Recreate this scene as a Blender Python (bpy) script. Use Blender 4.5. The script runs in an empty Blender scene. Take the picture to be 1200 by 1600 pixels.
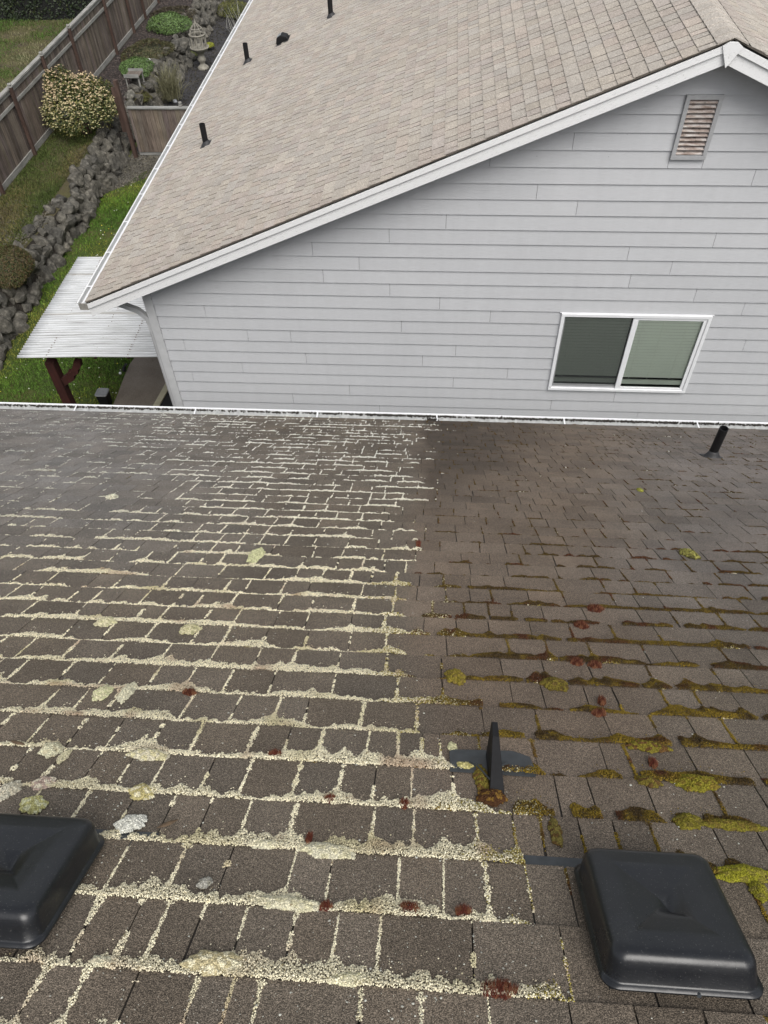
import bpy, math, random
import numpy as np
from mathutils import Matrix, Vector

random.seed(7)
rng = np.random.default_rng(7)
S = bpy.context.scene
COL = S.collection

# ------------------------------------------------------------------ camera
CZ = 10.3
F_PX = 1161.566
RM = np.array([[0.9977130715646239, 0.06382574360495315, -0.02224637683665461],
               [0.034272922600158975, -0.761393192169255, -0.6473837916527996],
               [-0.058257991773894624, 0.6451408228996105, -0.7618394351980515]])
cam_d = bpy.data.cameras.new('camera')
cam = bpy.data.objects.new('camera', cam_d)
COL.objects.link(cam)
cam_d.sensor_fit = 'HORIZONTAL'
cam_d.sensor_width = 36.0
cam_d.lens = F_PX / 1200 * 36.0
cam_d.clip_start = 0.05
cam_d.clip_end = 500
M = Matrix(((RM[0, 0], -RM[1, 0], -RM[2, 0], 0), (RM[0, 1], -RM[1, 1], -RM[2, 1], 0),
            (RM[0, 2], -RM[1, 2], -RM[2, 2], CZ), (0, 0, 0, 1)))
cam.matrix_world = M
S.camera = cam

# ------------------------------------------------------------------ sky, sun, exposure
SUN_EL, SUN_AZ = math.radians(55), math.radians(158)      # azimuth clockwise from +Y
w = bpy.data.worlds.new("World")
S.world = w
w.use_nodes = True
nt = w.node_tree
nt.nodes.clear()
sky = nt.nodes.new('ShaderNodeTexSky')
sky.sky_type = 'NISHITA'
sky.sun_disc = False
sky.sun_elevation = SUN_EL
sky.sun_rotation = SUN_AZ
sky.air_density = 1.0
sky.dust_density = 3.0
hs = nt.nodes.new('ShaderNodeHueSaturation')
hs.inputs['Saturation'].default_value = 0.22
bg = nt.nodes.new('ShaderNodeBackground')
bg.inputs['Strength'].default_value = 0.10
wo = nt.nodes.new('ShaderNodeOutputWorld')
nt.links.new(sky.outputs[0], hs.inputs['Color'])
nt.links.new(hs.outputs[0], bg.inputs[0])
nt.links.new(bg.outputs[0], wo.inputs[0])
sd = bpy.data.lights.new('sun', 'SUN')
sd.energy = 1.45
sd.angle = math.radians(40)
sd.color = (1.0, 0.96, 0.9)
sun = bpy.data.objects.new('sun', sd)
COL.objects.link(sun)
sdir = Vector((math.sin(SUN_AZ) * math.cos(SUN_EL), math.cos(SUN_AZ) * math.cos(SUN_EL), math.sin(SUN_EL)))
sun.rotation_euler = sdir.to_track_quat('Z', 'Y').to_euler()
sun.location = (10, 10, 30)
S.view_settings.view_transform = 'Standard'
S.view_settings.look = 'None'
S.view_settings.gamma = 1
S.view_settings.use_curve_mapping = False
S.view_settings.exposure = 0.85


# ------------------------------------------------------------------ geometry of the place seen from the camera
def ray(x, y):
    return RM.T @ np.array([(x - 600) / F_PX, (y - 800) / F_PX, 1.0])


def proj(P):
    P = np.atleast_2d(np.asarray(P, float)) - np.array([0, 0, CZ])
    q = P @ RM.T
    return np.stack([600 + F_PX * q[:, 0] / q[:, 2], 800 + F_PX * q[:, 1] / q[:, 2], q[:, 2]], 1)


def on_z(x, y, z=0.0):
    d = ray(x, y)
    t = (z - CZ) / d[2]
    return np.array([d[0] * t, d[1] * t, z])


def on_y(x, y, Y):
    d = ray(x, y)
    t = Y / d[1]
    return np.array([d[0] * t, Y, CZ + d[2] * t])


# ------------------------------------------------------------------ materials
def srgb(r, g, b):
    f = lambda c: (c / 255) / 12.92 if c / 255 <= 0.04045 else ((c / 255 + 0.055) / 1.055) ** 2.4
    return (f(r), f(g), f(b), 1)


class MT:
    """tiny node helper"""
    def __init__(s, name):
        s.m = bpy.data.materials.new(name)
        s.m.use_nodes = True
        s.t = s.m.node_tree
        s.b = s.t.nodes['Principled BSDF']
        s.b.inputs['Roughness'].default_value = 0.85
        s.b.inputs['Specular IOR Level'].default_value = 0.3
        s.co = None

    def n(s, typ, **k):
        x = s.t.nodes.new(typ)
        for a, v in k.items():
            setattr(x, a, v)
        return x

    def l(s, a, b):
        s.t.links.new(a, b)

    def pos(s):
        if s.co is None:
            s.co = s.n('ShaderNodeNewGeometry')
        return s.co.outputs['Position']

    def mapping(s, scale=(1, 1, 1), rot=(0, 0, 0)):
        mp = s.n('ShaderNodeMapping')
        mp.inputs['Scale'].default_value = scale
        mp.inputs['Rotation'].default_value = rot
        s.l(s.pos(), mp.inputs[0])
        return mp.outputs[0]

    def noise(s, scale, detail=3, rough=0.55, vec=None):
        x = s.n('ShaderNodeTexNoise')
        x.inputs['Scale'].default_value = scale
        x.inputs['Detail'].default_value = detail
        x.inputs['Roughness'].default_value = rough
        s.l(vec if vec is not None else s.pos(), x.inputs['Vector'])
        return x.outputs[0]

    def ramp(s, fac, stops):
        r = s.n('ShaderNodeValToRGB')
        e = r.color_ramp.elements
        while len(e) < len(stops):
            e.new(0.5)
        for k, (p, c) in enumerate(stops):
            e[k].position = p
            e[k].color = c if len(c) == 4 else (*c, 1)
        s.l(fac, r.inputs[0])
        return r.outputs[0]

    def mix(s, a, b, fac, typ='MIX'):
        x = s.n('ShaderNodeMix', data_type='RGBA', blend_type=typ)
        for v, i in ((fac, 0), (a, 6), (b, 7)):
            if hasattr(v, 'links') or hasattr(v, 'is_linked'):
                s.l(v, x.inputs[i])
            else:
                x.inputs[i].default_value = v if i == 0 or len(v) == 4 else (*v, 1)
        return x.outputs[2]

    def attr(s, name='Col'):
        x = s.n('ShaderNodeAttribute')
        x.attribute_name = name
        return x.outputs['Color']

    def bump(s, h, dist, strength=1.0):
        x = s.n('ShaderNodeBump')
        x.inputs['Distance'].default_value = dist
        x.inputs['Strength'].default_value = strength
        s.l(h, x.inputs['Height'])
        s.l(x.outputs[0], s.b.inputs['Normal'])

    def color(s, c):
        if hasattr(c, 'is_linked'):
            s.l(c, s.b.inputs['Base Color'])
        else:
            s.b.inputs['Base Color'].default_value = c if len(c) == 4 else (*c, 1)

    def set(s, **k):
        for a, v in k.items():
            s.b.inputs[a.replace('_', ' ')].default_value = v
        return s


def g1(v):
    return (v, v, v, 1)


# asphalt shingles: vertex colour carries each tab's tone and old stains, noise gives granules
def shingle_mat(name, gscale, lo, hi, gscale2, blotch=0.3):
    t = MT(name)
    n1 = t.noise(gscale, 1, 0.5)
    n2 = t.noise(gscale2, 2, 0.6)
    n3 = t.noise(5.5, 4, 0.6)
    c = t.mix(t.attr(), t.ramp(n1, [(0.33, g1(lo)), (0.5, g1(1.0)), (0.68, g1(hi))]), 1.0, 'MULTIPLY')
    c = t.mix(c, t.ramp(n2, [(0.3, g1(0.72)), (0.62, g1(1.12)), (0.74, g1(1.6))]), 1.0, 'MULTIPLY')
    c = t.mix(c, t.ramp(n3, [(0.3, g1(1 - blotch)), (0.7, g1(1 + blotch))]), 1.0, 'MULTIPLY')
    t.color(c)
    t.bump(n1, 0.0022, 0.7)
    t.set(Roughness=0.92)
    return t.m


def plain(name, c, rough=0.6, var=0.12, scale=8.0, metal=0.0, spec=0.4, bump=0.0, bscale=200):
    t = MT(name)
    n = t.noise(scale, 4, 0.6)
    t.color(t.mix(c, t.ramp(n, [(0.3, g1(1 - var)), (0.7, g1(1 + var))]), 1.0, 'MULTIPLY'))
    t.set(Roughness=rough, Metallic=metal)
    t.b.inputs['Specular IOR Level'].default_value = spec
    if bump:
        t.bump(t.noise(bscale, 3), bump)
    return t.m


M_SH = shingle_mat('weathered brown shingle', 520, 0.40, 2.1, 210, 0.16)
M_SHN = shingle_mat('tan shingle', 260, 0.8, 1.25, 70, 0.09)
M_DECK = plain('dark underlay', (0.035, 0.031, 0.027), 0.95, 0.3)
M_DECKN = plain('tan shingle underlay', (0.016, 0.014, 0.012), 0.95, 0.2)


def siding_material():
    t = MT('grey fibre cement siding')
    v = t.mapping((1.6, 1.6, 42))
    n = t.noise(5.5, 5, 0.7, v)
    n2 = t.noise(1.1, 3, 0.5)
    base = t.mix((0.45, 0.46, 0.48), (0.50, 0.508, 0.525), n2)
    nv = t.noise(2.0, 4, 0.6, t.mapping((5, 5, .7)))
    base = t.mix(base, t.ramp(nv, [(0.3, g1(0.975)), (0.65, g1(1.015))]), 1.0, 'MULTIPLY')
    base = t.mix(base, t.attr(), 1.0, 'MULTIPLY')
    n3 = t.noise(34, 2, 0.5)
    base = t.mix(base, t.ramp(n3, [(0.2, g1(0.55)), (0.24, g1(1.0))]), 1.0, 'MULTIPLY')
    t.color(t.mix(base, t.ramp(n, [(0.32, g1(0.93)), (0.6, g1(1.03))]), 1.0, 'MULTIPLY'))
    t.bump(n, 0.0015, 0.6)
    t.set(Roughness=0.62)
    return t.m


def trim_material():
    t = MT('white painted trim')
    v = t.mapping((1, 1, 1), (0, 0.3948, 0))
    mp = t.n('ShaderNodeMapping')
    mp.inputs['Scale'].default_value = (5, 20, 26)
    t.l(v, mp.inputs[0])
    n = t.noise(5, 5, 0.7, mp.outputs[0])
    n2 = t.noise(60, 3, 0.6)
    c = t.mix((0.72, 0.725, 0.73), t.ramp(n, [(0.28, g1(0.66)), (0.42, g1(1.0))]), 1.0, 'MULTIPLY')
    c = t.mix(c, t.ramp(n2, [(0.28, g1(0.6)), (0.34, g1(1.0))]), 1.0, 'MULTIPLY')
    t.color(c)
    t.bump(n, 0.003, 0.7)
    t.set(Roughness=0.6)
    return t.m


def wood_material(name, c1, c2, rot=0, along='z', s=1.0):
    t = MT(name)
    sc = {'z': (34, 34, 1.4), 'x': (1.4, 34, 34), 'y': (34, 1.4, 34)}[along]
    n = t.noise(1.6 * s, 5, 0.65, t.mapping(sc))
    n2 = t.noise(2.3, 3)
    c = t.mix(c1, c2, t.ramp(n, [(0.35, g1(0)), (0.65, g1(1))]))
    c = t.mix(c, t.ramp(n2, [(0.3, g1(0.8)), (0.7, g1(1.15))]), 1.0, 'MULTIPLY')
    c = t.mix(c, t.attr(), 1.0, 'MULTIPLY')
    t.color(c)
    t.bump(n, 0.004)
    t.set(Roughness=0.9)
    return t.m


M_SIDE = siding_material()
M_TRIM = trim_material()
M_WHITE = plain('white vinyl', (0.74, 0.75, 0.77), 0.4, 0.04, 6)
M_GUT = plain('white gutter enamel', (0.68, 0.69, 0.69), 0.45, 0.10, 14)
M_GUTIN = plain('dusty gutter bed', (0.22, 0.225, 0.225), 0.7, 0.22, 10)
M_GREYTRIM = plain('grey painted trim', (0.46, 0.465, 0.475), 0.6, 0.06, 9)
M_VENTF = plain('grey vent frame paint', (0.34, 0.345, 0.355), 0.6, 0.08, 22)
M_DARK = plain('dark void', (0.008, 0.008, 0.008), 0.9, 0.1)
M_PIPE = plain('black abs pipe', (0.009, 0.009, 0.010), 0.55, 0.25, 30, spec=0.25)
M_RUB = plain('dark rubber flashing', (0.028, 0.028, 0.03), 0.55, 0.3, 30)
M_PLATE = plain('dark painted metal', (0.035, 0.040, 0.045), 0.45, 0.25, 40, spec=0.5)


def hood_material():
    t = MT('black vent plastic')
    n = t.noise(26, 4, 0.6)
    n2 = t.noise(420, 2, 0.5)
    n3 = t.noise(9, 5, 0.7)
    c = t.mix((0.006, 0.007, 0.009), (0.011, 0.0125, 0.016), n)
    c = t.mix(c, (0.16, 0.16, 0.15), t.ramp(n2, [(0.66, g1(0)), (0.74, g1(0.5))]))
    c = t.mix(c, (0.055, 0.052, 0.047), t.ramp(t.noise(3.5, 6, 0.75), [(0.50, g1(0)), (0.74, g1(0.16))]))
    t.color(c)
    r = t.ramp(n3, [(0.3, g1(0.24)), (0.7, g1(0.40))])
    t.l(r, t.b.inputs['Roughness'])
    t.b.inputs['Specular IOR Level'].default_value = 0.5
    t.bump(n3, 0.0025, 0.35)
    return t.m


M_HOOD = hood_material()


def vcol_mat(name, rough=0.9, nscale=60, var=0.25, bump=0.0, sss=0.0, spec=0.2):
    t = MT(name)
    n = t.noise(nscale, 3, 0.6)
    t.color(t.mix(t.attr(), t.ramp(n, [(0.3, g1(1 - var)), (0.7, g1(1 + var))]), 1.0, 'MULTIPLY'))
    t.set(Roughness=rough)
    t.b.inputs['Specular IOR Level'].default_value = spec
    if bump:
        t.bump(n, bump)
    return t.m


M_LICH = vcol_mat('pale lichen', 0.95, 300, 0.22, 0.002)
M_MOSS = vcol_mat('roof moss', 0.95, 300, 0.35, 0.002)
M_LEAF = vcol_mat('leaf', 0.6, 30, 0.2, spec=0.35)
M_GRASS = vcol_mat('grass blade', 0.75, 3, 0.2)


def rock_material():
    t = MT('basalt boulder')
    n = t.noise(7, 6, 0.7)
    n2 = t.noise(1.6, 3)
    c = t.ramp(n, [(0.3, (0.036, 0.035, 0.032)), (0.5, (0.075, 0.073, 0.068)), (0.72, (0.18, 0.174, 0.16))])
    c = t.mix(c, t.ramp(n2, [(0.3, (0.8, 0.8, 0.79)), (0.7, (1.2, 1.16, 1.06))]), 1.0, 'MULTIPLY')
    c = t.mix(c, t.attr(), 1.0, 'MULTIPLY')
    t.color(c)
    t.bump(n, 0.05, 0.8)
    return t.m


M_ROCK = rock_material()


def ground_material(name, stops, scale, bump=0.03, fine=60, big=0.7):
    t = MT(name)
    a = t.noise(scale, 5, 0.65)
    b = t.noise(fine, 4, 0.7)
    c = t.ramp(a, stops)
    c = t.mix(c, t.ramp(b, [(0.3, g1(0.6)), (0.7, g1(1.4))]), 1.0, 'MULTIPLY')
    t.color(c)
    t.bump(b, bump)
    t.set(Roughness=0.97)
    return t.m


M_LAWN = ground_material('lawn soil and moss', [(0.3, (0.035, 0.055, 0.014)), (0.5, (0.055, 0.082, 0.017)), (0.68, (0.095, 0.085, 0.03))], 0.9)
M_UPLAWN = ground_material('mossy terrace lawn', [(0.3, (0.05, 0.066, 0.02)), (0.48, (0.09, 0.082, 0.036)), (0.66, (0.085, 0.068, 0.048))], 1.3)
M_BARK = ground_material('dark bark mulch', [(0.3, (0.022, 0.018, 0.017)), (0.6, (0.05, 0.042, 0.040))], 3.0, 0.05, 30)
M_GRAV = ground_material('dark gravel path', [(0.3, (0.032, 0.031, 0.033)), (0.65, (0.06, 0.058, 0.062))], 2.0, 0.03, 45)
M_EARTH = ground_material('dark earth', [(0.3, (0.02, 0.017, 0.014)), (0.65, (0.05, 0.043, 0.035))], 3.0, 0.05, 20)
M_PEB = ground_material('pale gravelly soil', [(0.3, (0.07, 0.066, 0.055)), (0.65, (0.15, 0.14, 0.125))], 3.0, 0.03, 34)
M_CONC = ground_material('aged concrete', [(0.3, (0.15, 0.125, 0.10)), (0.7, (0.21, 0.18, 0.15))], 1.6, 0.006, 70)
M_REDWOOD = wood_material('red stained post', (0.028, 0.008, 0.006), (0.046, 0.012, 0.009))
M_FBOARD = wood_material('weathered fence board', (0.085, 0.068, 0.056), (0.20, 0.172, 0.150))
M_FPOST = wood_material('brown fence post', (0.055, 0.034, 0.027), (0.095, 0.062, 0.050))
M_FRAIL = wood_material('pale weathered rail', (0.17, 0.165, 0.15), (0.34, 0.335, 0.315), along='y')
M_FRAILX = wood_material('pale cross rail', (0.16, 0.16, 0.15), (0.34, 0.34, 0.325), along='x')
M_STONE = plain('cast stone', (0.25, 0.235, 0.20), 0.85, 0.3, 9, bump=0.01, bscale=40)
M_CREAM = plain('cream painted board', (0.36, 0.33, 0.23), 0.7, 0.12, 10)
M_BIN = plain('grey plastic lid', (0.20, 0.205, 0.21), 0.5, 0.12, 20)
M_LOUV = None


def louver_material():
    t = MT('dirty louvre slat')
    n = t.noise(3.0, 4, 0.6, t.mapping((3, 3, 14)))
    n2 = t.noise(11, 4, 0.7)
    c = t.ramp(n, [(0.30, (0.16, 0.11, 0.09)), (0.48, (0.36, 0.30, 0.27)), (0.66, (0.52, 0.49, 0.47))])
    c = t.mix(c, (0.02, 0.016, 0.014), t.ramp(n2, [(0.56, g1(0)), (0.70, g1(0.85))]))
    t.color(c)
    t.bump(n, 0.004)
    return t.m


M_LOUV = louver_material()


def cover_material():
    t = MT('weathered corrugated fibreglass')
    n = t.noise(1.5, 5, 0.65, t.mapping((0.8, 14, 1)))
    n2 = t.noise(3.2, 5, 0.7, t.mapping((1, 2.5, 1)))
    c = t.mix((0.57, 0.585, 0.60), t.ramp(n, [(0.3, (0.74, 0.73, 0.71)), (0.55, g1(1.05))]), 1.0, 'MULTIPLY')
    c = t.mix(c, (0.20, 0.15, 0.10), t.ramp(n2, [(0.62, g1(0)), (0.80, g1(0.55))]))
    c = t.mix(c, t.attr(), 1.0, 'MULTIPLY')
    t.color(c)
    t.set(Roughness=0.55)
    return t.m


M_COVER = cover_material()


def glass_material(name, tint, mixf):
    t = MT(name)
    t.t.nodes.remove(t.b)
    tr = t.n('ShaderNodeBsdfTransparent')
    tr.inputs[0].default_value = (*tint, 1)
    gl = t.n('ShaderNodeBsdfGlossy')
    gl.inputs['Roughness'].default_value = 0.03
    fr = t.n('ShaderNodeFresnel')
    fr.inputs[0].default_value = 1.38
    mx = t.n('ShaderNodeMixShader')
    out = [x for x in t.t.nodes if x.type == 'OUTPUT_MATERIAL'][0]
    t.l(fr.outputs[0], mx.inputs[0])
    t.l(tr.outputs[0], mx.inputs[1])
    t.l(gl.outputs[0], mx.inputs[2])
    t.l(mx.outputs[0], out.inputs['Surface'])
    return t.m


M_GLASS = glass_material('window glass', (0.93, 0.98, 0.94), 0.1)


def screen_material():
    t = MT('insect screen mesh')
    t.t.nodes.remove(t.b)
    tr = t.n('ShaderNodeBsdfTransparent')
    df = t.n('ShaderNodeBsdfDiffuse')
    df.inputs[0].default_value = (0.055, 0.06, 0.06, 1)
    mx = t.n('ShaderNodeMixShader')
    mx.inputs[0].default_value = 0.50
    out = [x for x in t.t.nodes if x.type == 'OUTPUT_MATERIAL'][0]
    t.l(tr.outputs[0], mx.inputs[1])
    t.l(df.outputs[0], mx.inputs[2])
    t.l(mx.outputs[0], out.inputs['Surface'])
    return t.m


M_SCREEN = screen_material()
M_BLIND = plain('pale green blind slat', (0.92, 0.95, 0.87), 0.6, 0.02, 5)


# ------------------------------------------------------------------ object helpers
def wloc(o):
    v = Vector((0, 0, 0))
    while o is not None:
        v += o.location
        o = o.parent
    return v


def mk(name, V, F, mat, parent=None, col=None, smooth=False, kind=None, label=None, mats=None, fm=None):
    """V (n,3) world coordinates, F int array (m,3|4) or list of lists"""
    V = np.asarray(V, float)
    if parent is not None:
        V = V - np.array(wloc(parent))
    me = bpy.data.meshes.new(name)
    if isinstance(F, np.ndarray):
        k = F.shape[1]
        me.vertices.add(len(V))
        me.vertices.foreach_set('co', V.astype(np.float32).ravel())
        me.loops.add(F.size)
        me.loops.foreach_set('vertex_index', F.astype(np.int32).ravel())
        me.polygons.add(len(F))
        me.polygons.foreach_set('loop_start', np.arange(0, F.size, k, dtype=np.int32))
        me.polygons.foreach_set('loop_total', np.full(len(F), k, dtype=np.int32))
        me.update(calc_edges=True)
    else:
        me.from_pydata([tuple(v) for v in V], [], F)
        me.update()
    a = me.color_attributes.new('Col', 'FLOAT_COLOR', 'POINT')
    c = np.ones((len(V), 4), np.float32)
    if col is not None:
        c[:, :3] = col
    a.data.foreach_set('color', c.ravel())
    me.polygons.foreach_set('use_smooth', np.full(len(me.polygons), bool(smooth)))
    for m in ([mat] if mats is None else mats):
        me.materials.append(m)
    if fm is not None:
        me.polygons.foreach_set('material_index', np.asarray(fm, np.int32))
    o = bpy.data.objects.new(name, me)
    COL.objects.link(o)
    if parent is not None:
        o.parent = parent
    if kind:
        o['kind'] = kind
    if label:
        o['label'] = label
    return o


def thing(name, label, cat, loc=(0, 0, 0), group=None):
    o = bpy.data.objects.new(name, None)
    o.empty_display_size = 0.1
    COL.objects.link(o)
    o.location = tuple(float(v) for v in loc)
    o['label'] = label
    o['category'] = cat
    if group:
        o['group'] = group
    return o


def tag(o, label, cat, group=None, kind=None):
    o['label'] = label
    o['category'] = cat
    if group:
        o['group'] = group
    if kind:
        o['kind'] = kind
    return o


class MB:
    """collects boxes, prisms and tubes for one mesh"""
    def __init__(s):
        s.V, s.F, s.C = [], [], []

    def add(s, V, F, c=(1, 1, 1)):
        b = len(s.V)
        s.V += [tuple(v) for v in V]
        s.F += [[i + b for i in f] for f in F]
        s.C += [c] * len(V)
        return s

    def hexa(s, P, c=(1, 1, 1)):
        """P: 8 points, bottom loop 0-3, top loop 4-7"""
        return s.add(P, [[3, 2, 1, 0], [4, 5, 6, 7], [0, 1, 5, 4], [1, 2, 6, 5], [2, 3, 7, 6], [3, 0, 4, 7]], c)

    def box(s, x0, x1, y0, y1, z0, z1, c=(1, 1, 1)):
        return s.hexa([(x0, y0, z0), (x1, y0, z0), (x1, y1, z0), (x0, y1, z0),
                       (x0, y0, z1), (x1, y0, z1), (x1, y1, z1), (x0, y1, z1)], c)

    def bar(s, a, b, w, h, up=(0, 0, 1), c=(1, 1, 1)):
        a, b, up = Vector(a), Vector(b), Vector(up)
        d = (b - a).normalized()
        r = d.cross(up).normalized() * w / 2
        u = r.cross(d).normalized() * h / 2
        P = []
        for q in (-u, u):
            P += [a - r + q, b - r + q, b + r + q, a + r + q]
        P = [P[i] for i in (0, 3, 2, 1, 4, 7, 6, 5)]
        return s.hexa([tuple(p) for p in P], c)

    def tube(s, pts, rad, n=12, cap=True, c=(1, 1, 1)):
        pts = [Vector(p) for p in pts]
        rad = rad if hasattr(rad, '__len__') else [rad] * len(pts)
        V = []
        for i, p in enumerate(pts):
            d = (pts[min(i + 1, len(pts) - 1)] - pts[max(i - 1, 0)]).normalized()
            q = Vector((1, 0, 0)) if abs(d.x) < 0.8 else Vector((0, 1, 0))
            r = d.cross(q).normalized()
            u = r.cross(d)
            for k in range(n):
                t = 2 * math.pi * k / n
                V.append(tuple(p + (r * math.cos(t) + u * math.sin(t)) * rad[i]))
        F = []
        for i in range(len(pts) - 1):
            for k in range(n):
                F.append([i * n + k, i * n + (k + 1) % n, (i + 1) * n + (k + 1) % n, (i + 1) * n + k])
        if cap:
            F.append(list(range(n)))
            F.append([(len(pts) - 1) * n + k for k in range(n)][::-1])
        return s.add(V, F, c)

    def build(s, name, mat, parent=None, smooth=False, **k):
        o = mk(name, s.V, s.F, mat, parent, col=np.array(s.C), smooth=smooth, **k)
        return o


def bevel(o, w, seg=2):
    m = o.modifiers.new('bevel', 'BEVEL')
    m.width = w
    m.segments = seg
    m.limit_method = 'ANGLE'
    return o


# value noise
_T = rng.random((256, 256))


def vnoise(x, y):
    xi, yi = np.floor(x).astype(int), np.floor(y).astype(int)
    fx, fy = x - xi, y - yi
    fx, fy = fx * fx * (3 - 2 * fx), fy * fy * (3 - 2 * fy)
    g = lambda a, b: _T[a % 256, b % 256]
    return (g(xi, yi) * (1 - fx) + g(xi + 1, yi) * fx) * (1 - fy) + (g(xi, yi + 1) * (1 - fx) + g(xi + 1, yi + 1) * fx) * fy


_PH = (1 + 5 ** .5) / 2
ICO_V = np.array([(-1, _PH, 0), (1, _PH, 0), (-1, -_PH, 0), (1, -_PH, 0), (0, -1, _PH), (0, 1, _PH), (0, -1, -_PH), (0, 1, -_PH),
                  (_PH, 0, -1), (_PH, 0, 1), (-_PH, 0, -1), (-_PH, 0, 1)]) / np.sqrt(1 + _PH ** 2)
ICO_F = np.array([(0, 11, 5), (0, 5, 1), (0, 1, 7), (0, 7, 10), (0, 10, 11), (1, 5, 9), (5, 11, 4), (11, 10, 2), (10, 7, 6), (7, 1, 8),
                  (3, 9, 4), (3, 4, 2), (3, 2, 6), (3, 6, 8), (3, 8, 9), (4, 9, 5), (2, 4, 11), (6, 2, 10), (8, 6, 7), (9, 8, 1)])
OCT_V = np.array([(1, 0, 0), (0, 1, 0), (-1, 0, 0), (0, -1, 0), (0, 0, 1.0), (0, 0, -1)])
OCT_F = np.array([(0, 1, 4), (1, 2, 4), (2, 3, 4), (3, 0, 4), (1, 0, 5), (2, 1, 5), (3, 2, 5), (0, 3, 5)])


def granules(C, R, jit=0.3, base=(ICO_V, ICO_F)):
    """C (n,3) centres, R (n,) or (n,3) radii -> V,F"""
    bv, bf = base
    n = len(C)
    R = np.asarray(R)
    if R.ndim == 1:
        R = np.repeat(R[:, None], 3, 1)
    ang = rng.random(n) * 6.283
    ca, sa = np.cos(ang)[:, None], np.sin(ang)[:, None]
    k = len(bv)
    P = np.repeat(bv[None], n, 0) * (1 + jit * (rng.random((n, k, 1)) - 0.5) * 2)
    X = P[:, :, 0] * ca - P[:, :, 1] * sa
    Y = P[:, :, 0] * sa + P[:, :, 1] * ca
    P = np.stack([X, Y, P[:, :, 2]], 2) * R[:, None, :] + C[:, None, :]
    Fa = (bf[None] + (np.arange(n) * k)[:, None, None]).reshape(-1, 3)
    return P.reshape(-1, 3), Fa


# ------------------------------------------------------------------ GROUND (structure)
def sheet(name, poly, z, mat, thick=None):
    V = [(x, y, z) for x, y in poly]
    return mk(name, V, [list(range(len(V)))], mat, kind='structure')


sheet('lawn', [(-200, -200), (200, -200), (200, 300), (-200, 300)], 0.0, M_LAWN)
# raised terrace behind the boulder wall
tv, tf = [], []
ys = np.arange(4, 62, 0.5)
for i, y in enumerate(ys):
    xe = -10.05 - 0.12 * math.sin(y * 0.9)
    row = [(-60, y, 0.80), (-30, y, 0.80), (-14, y, 0.80), (-11.7, y, 0.80), (xe - 0.3, y, 0.79), (xe, y, 0.70), (-9.86, y, 0.30), (-9.72, y, -0.05)]
    tv += row
    if i:
        a, b = (i - 1) * 8, i * 8
        tf += [[a + k, b + k, b + k + 1, a + k + 1][::-1] for k in range(7)]
mk('terrace', tv, tf, M_UPLAWN, kind='structure', mats=[M_UPLAWN, M_EARTH], fm=[1 if (k % 7) > 4 else 0 for k in range(len(tf))])
sheet('bark_bed', [(-11.72, 23.3), (-10.25, 23.3), (-10.1, 30), (-10.1, 45), (-11.72, 45)], 0.806, M_BARK)
sheet('gravel_path', [(-9.6, 23.2), (-8.55, 23.2), (-8.2, 27), (-7.9, 31), (-8.0, 44), (-9.6, 44)], 0.004, M_GRAV)
sheet('gravel_strip', [(-9.62, 20.6), (-9.3, 20.9), (-8.9, 21.9), (-8.0, 22.5), (-7.2, 22.9), (-7.2, 23.2), (-9.62, 23.2)], 0.005, M_PEB)

# concrete patio slab with a curved edge
edge = [on_z(*q)[:2] for q in ((176, 640), (184, 622), (196, 590), (204, 572), (213, 560), (226, 545))]
slab = [tuple(e) for e in edge] + [(-3.70, edge[-1][1] + 0.8), (-3.70, edge[0][1] - 0.8), (edge[0][0] + .02, edge[0][1] - 0.8)]
b = MB()
n = len(slab)
b.add([(x, y, 0.0) for x, y in slab] + [(x, y, 0.06) for x, y in slab],
      [list(range(n, 2 * n))[::-1]] + [[i, (i + 1) % n, n + (i + 1) % n, n + i] for i in range(n)])
o = b.build('concrete_patio', M_CONC, kind='structure')


# ------------------------------------------------------------------ tab shingles on a slope
class Slope:
    def __init__(s, O, U, D):
        s.O, s.U, s.D = (np.array(v, float) for v in (O, U, D))
        s.N = np.cross(s.U, s.D)
        if s.N[2] < 0:
            s.N = -s.N

    def P(s, u, v, h=0.0):
        u, v, h = np.broadcast_arrays(np.asarray(u, float), np.asarray(v, float), np.asarray(h, float))
        return s.O + u[..., None] * s.U + v[..., None] * s.D + h[..., None] * s.N


def skew(u, v):
    q = np.sin(np.round(np.asarray(u, float), 4) * 127.1 + np.asarray(v, float) * 311.7) * 43758.5453
    return .008 * (q - np.floor(q) - .5)


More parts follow.
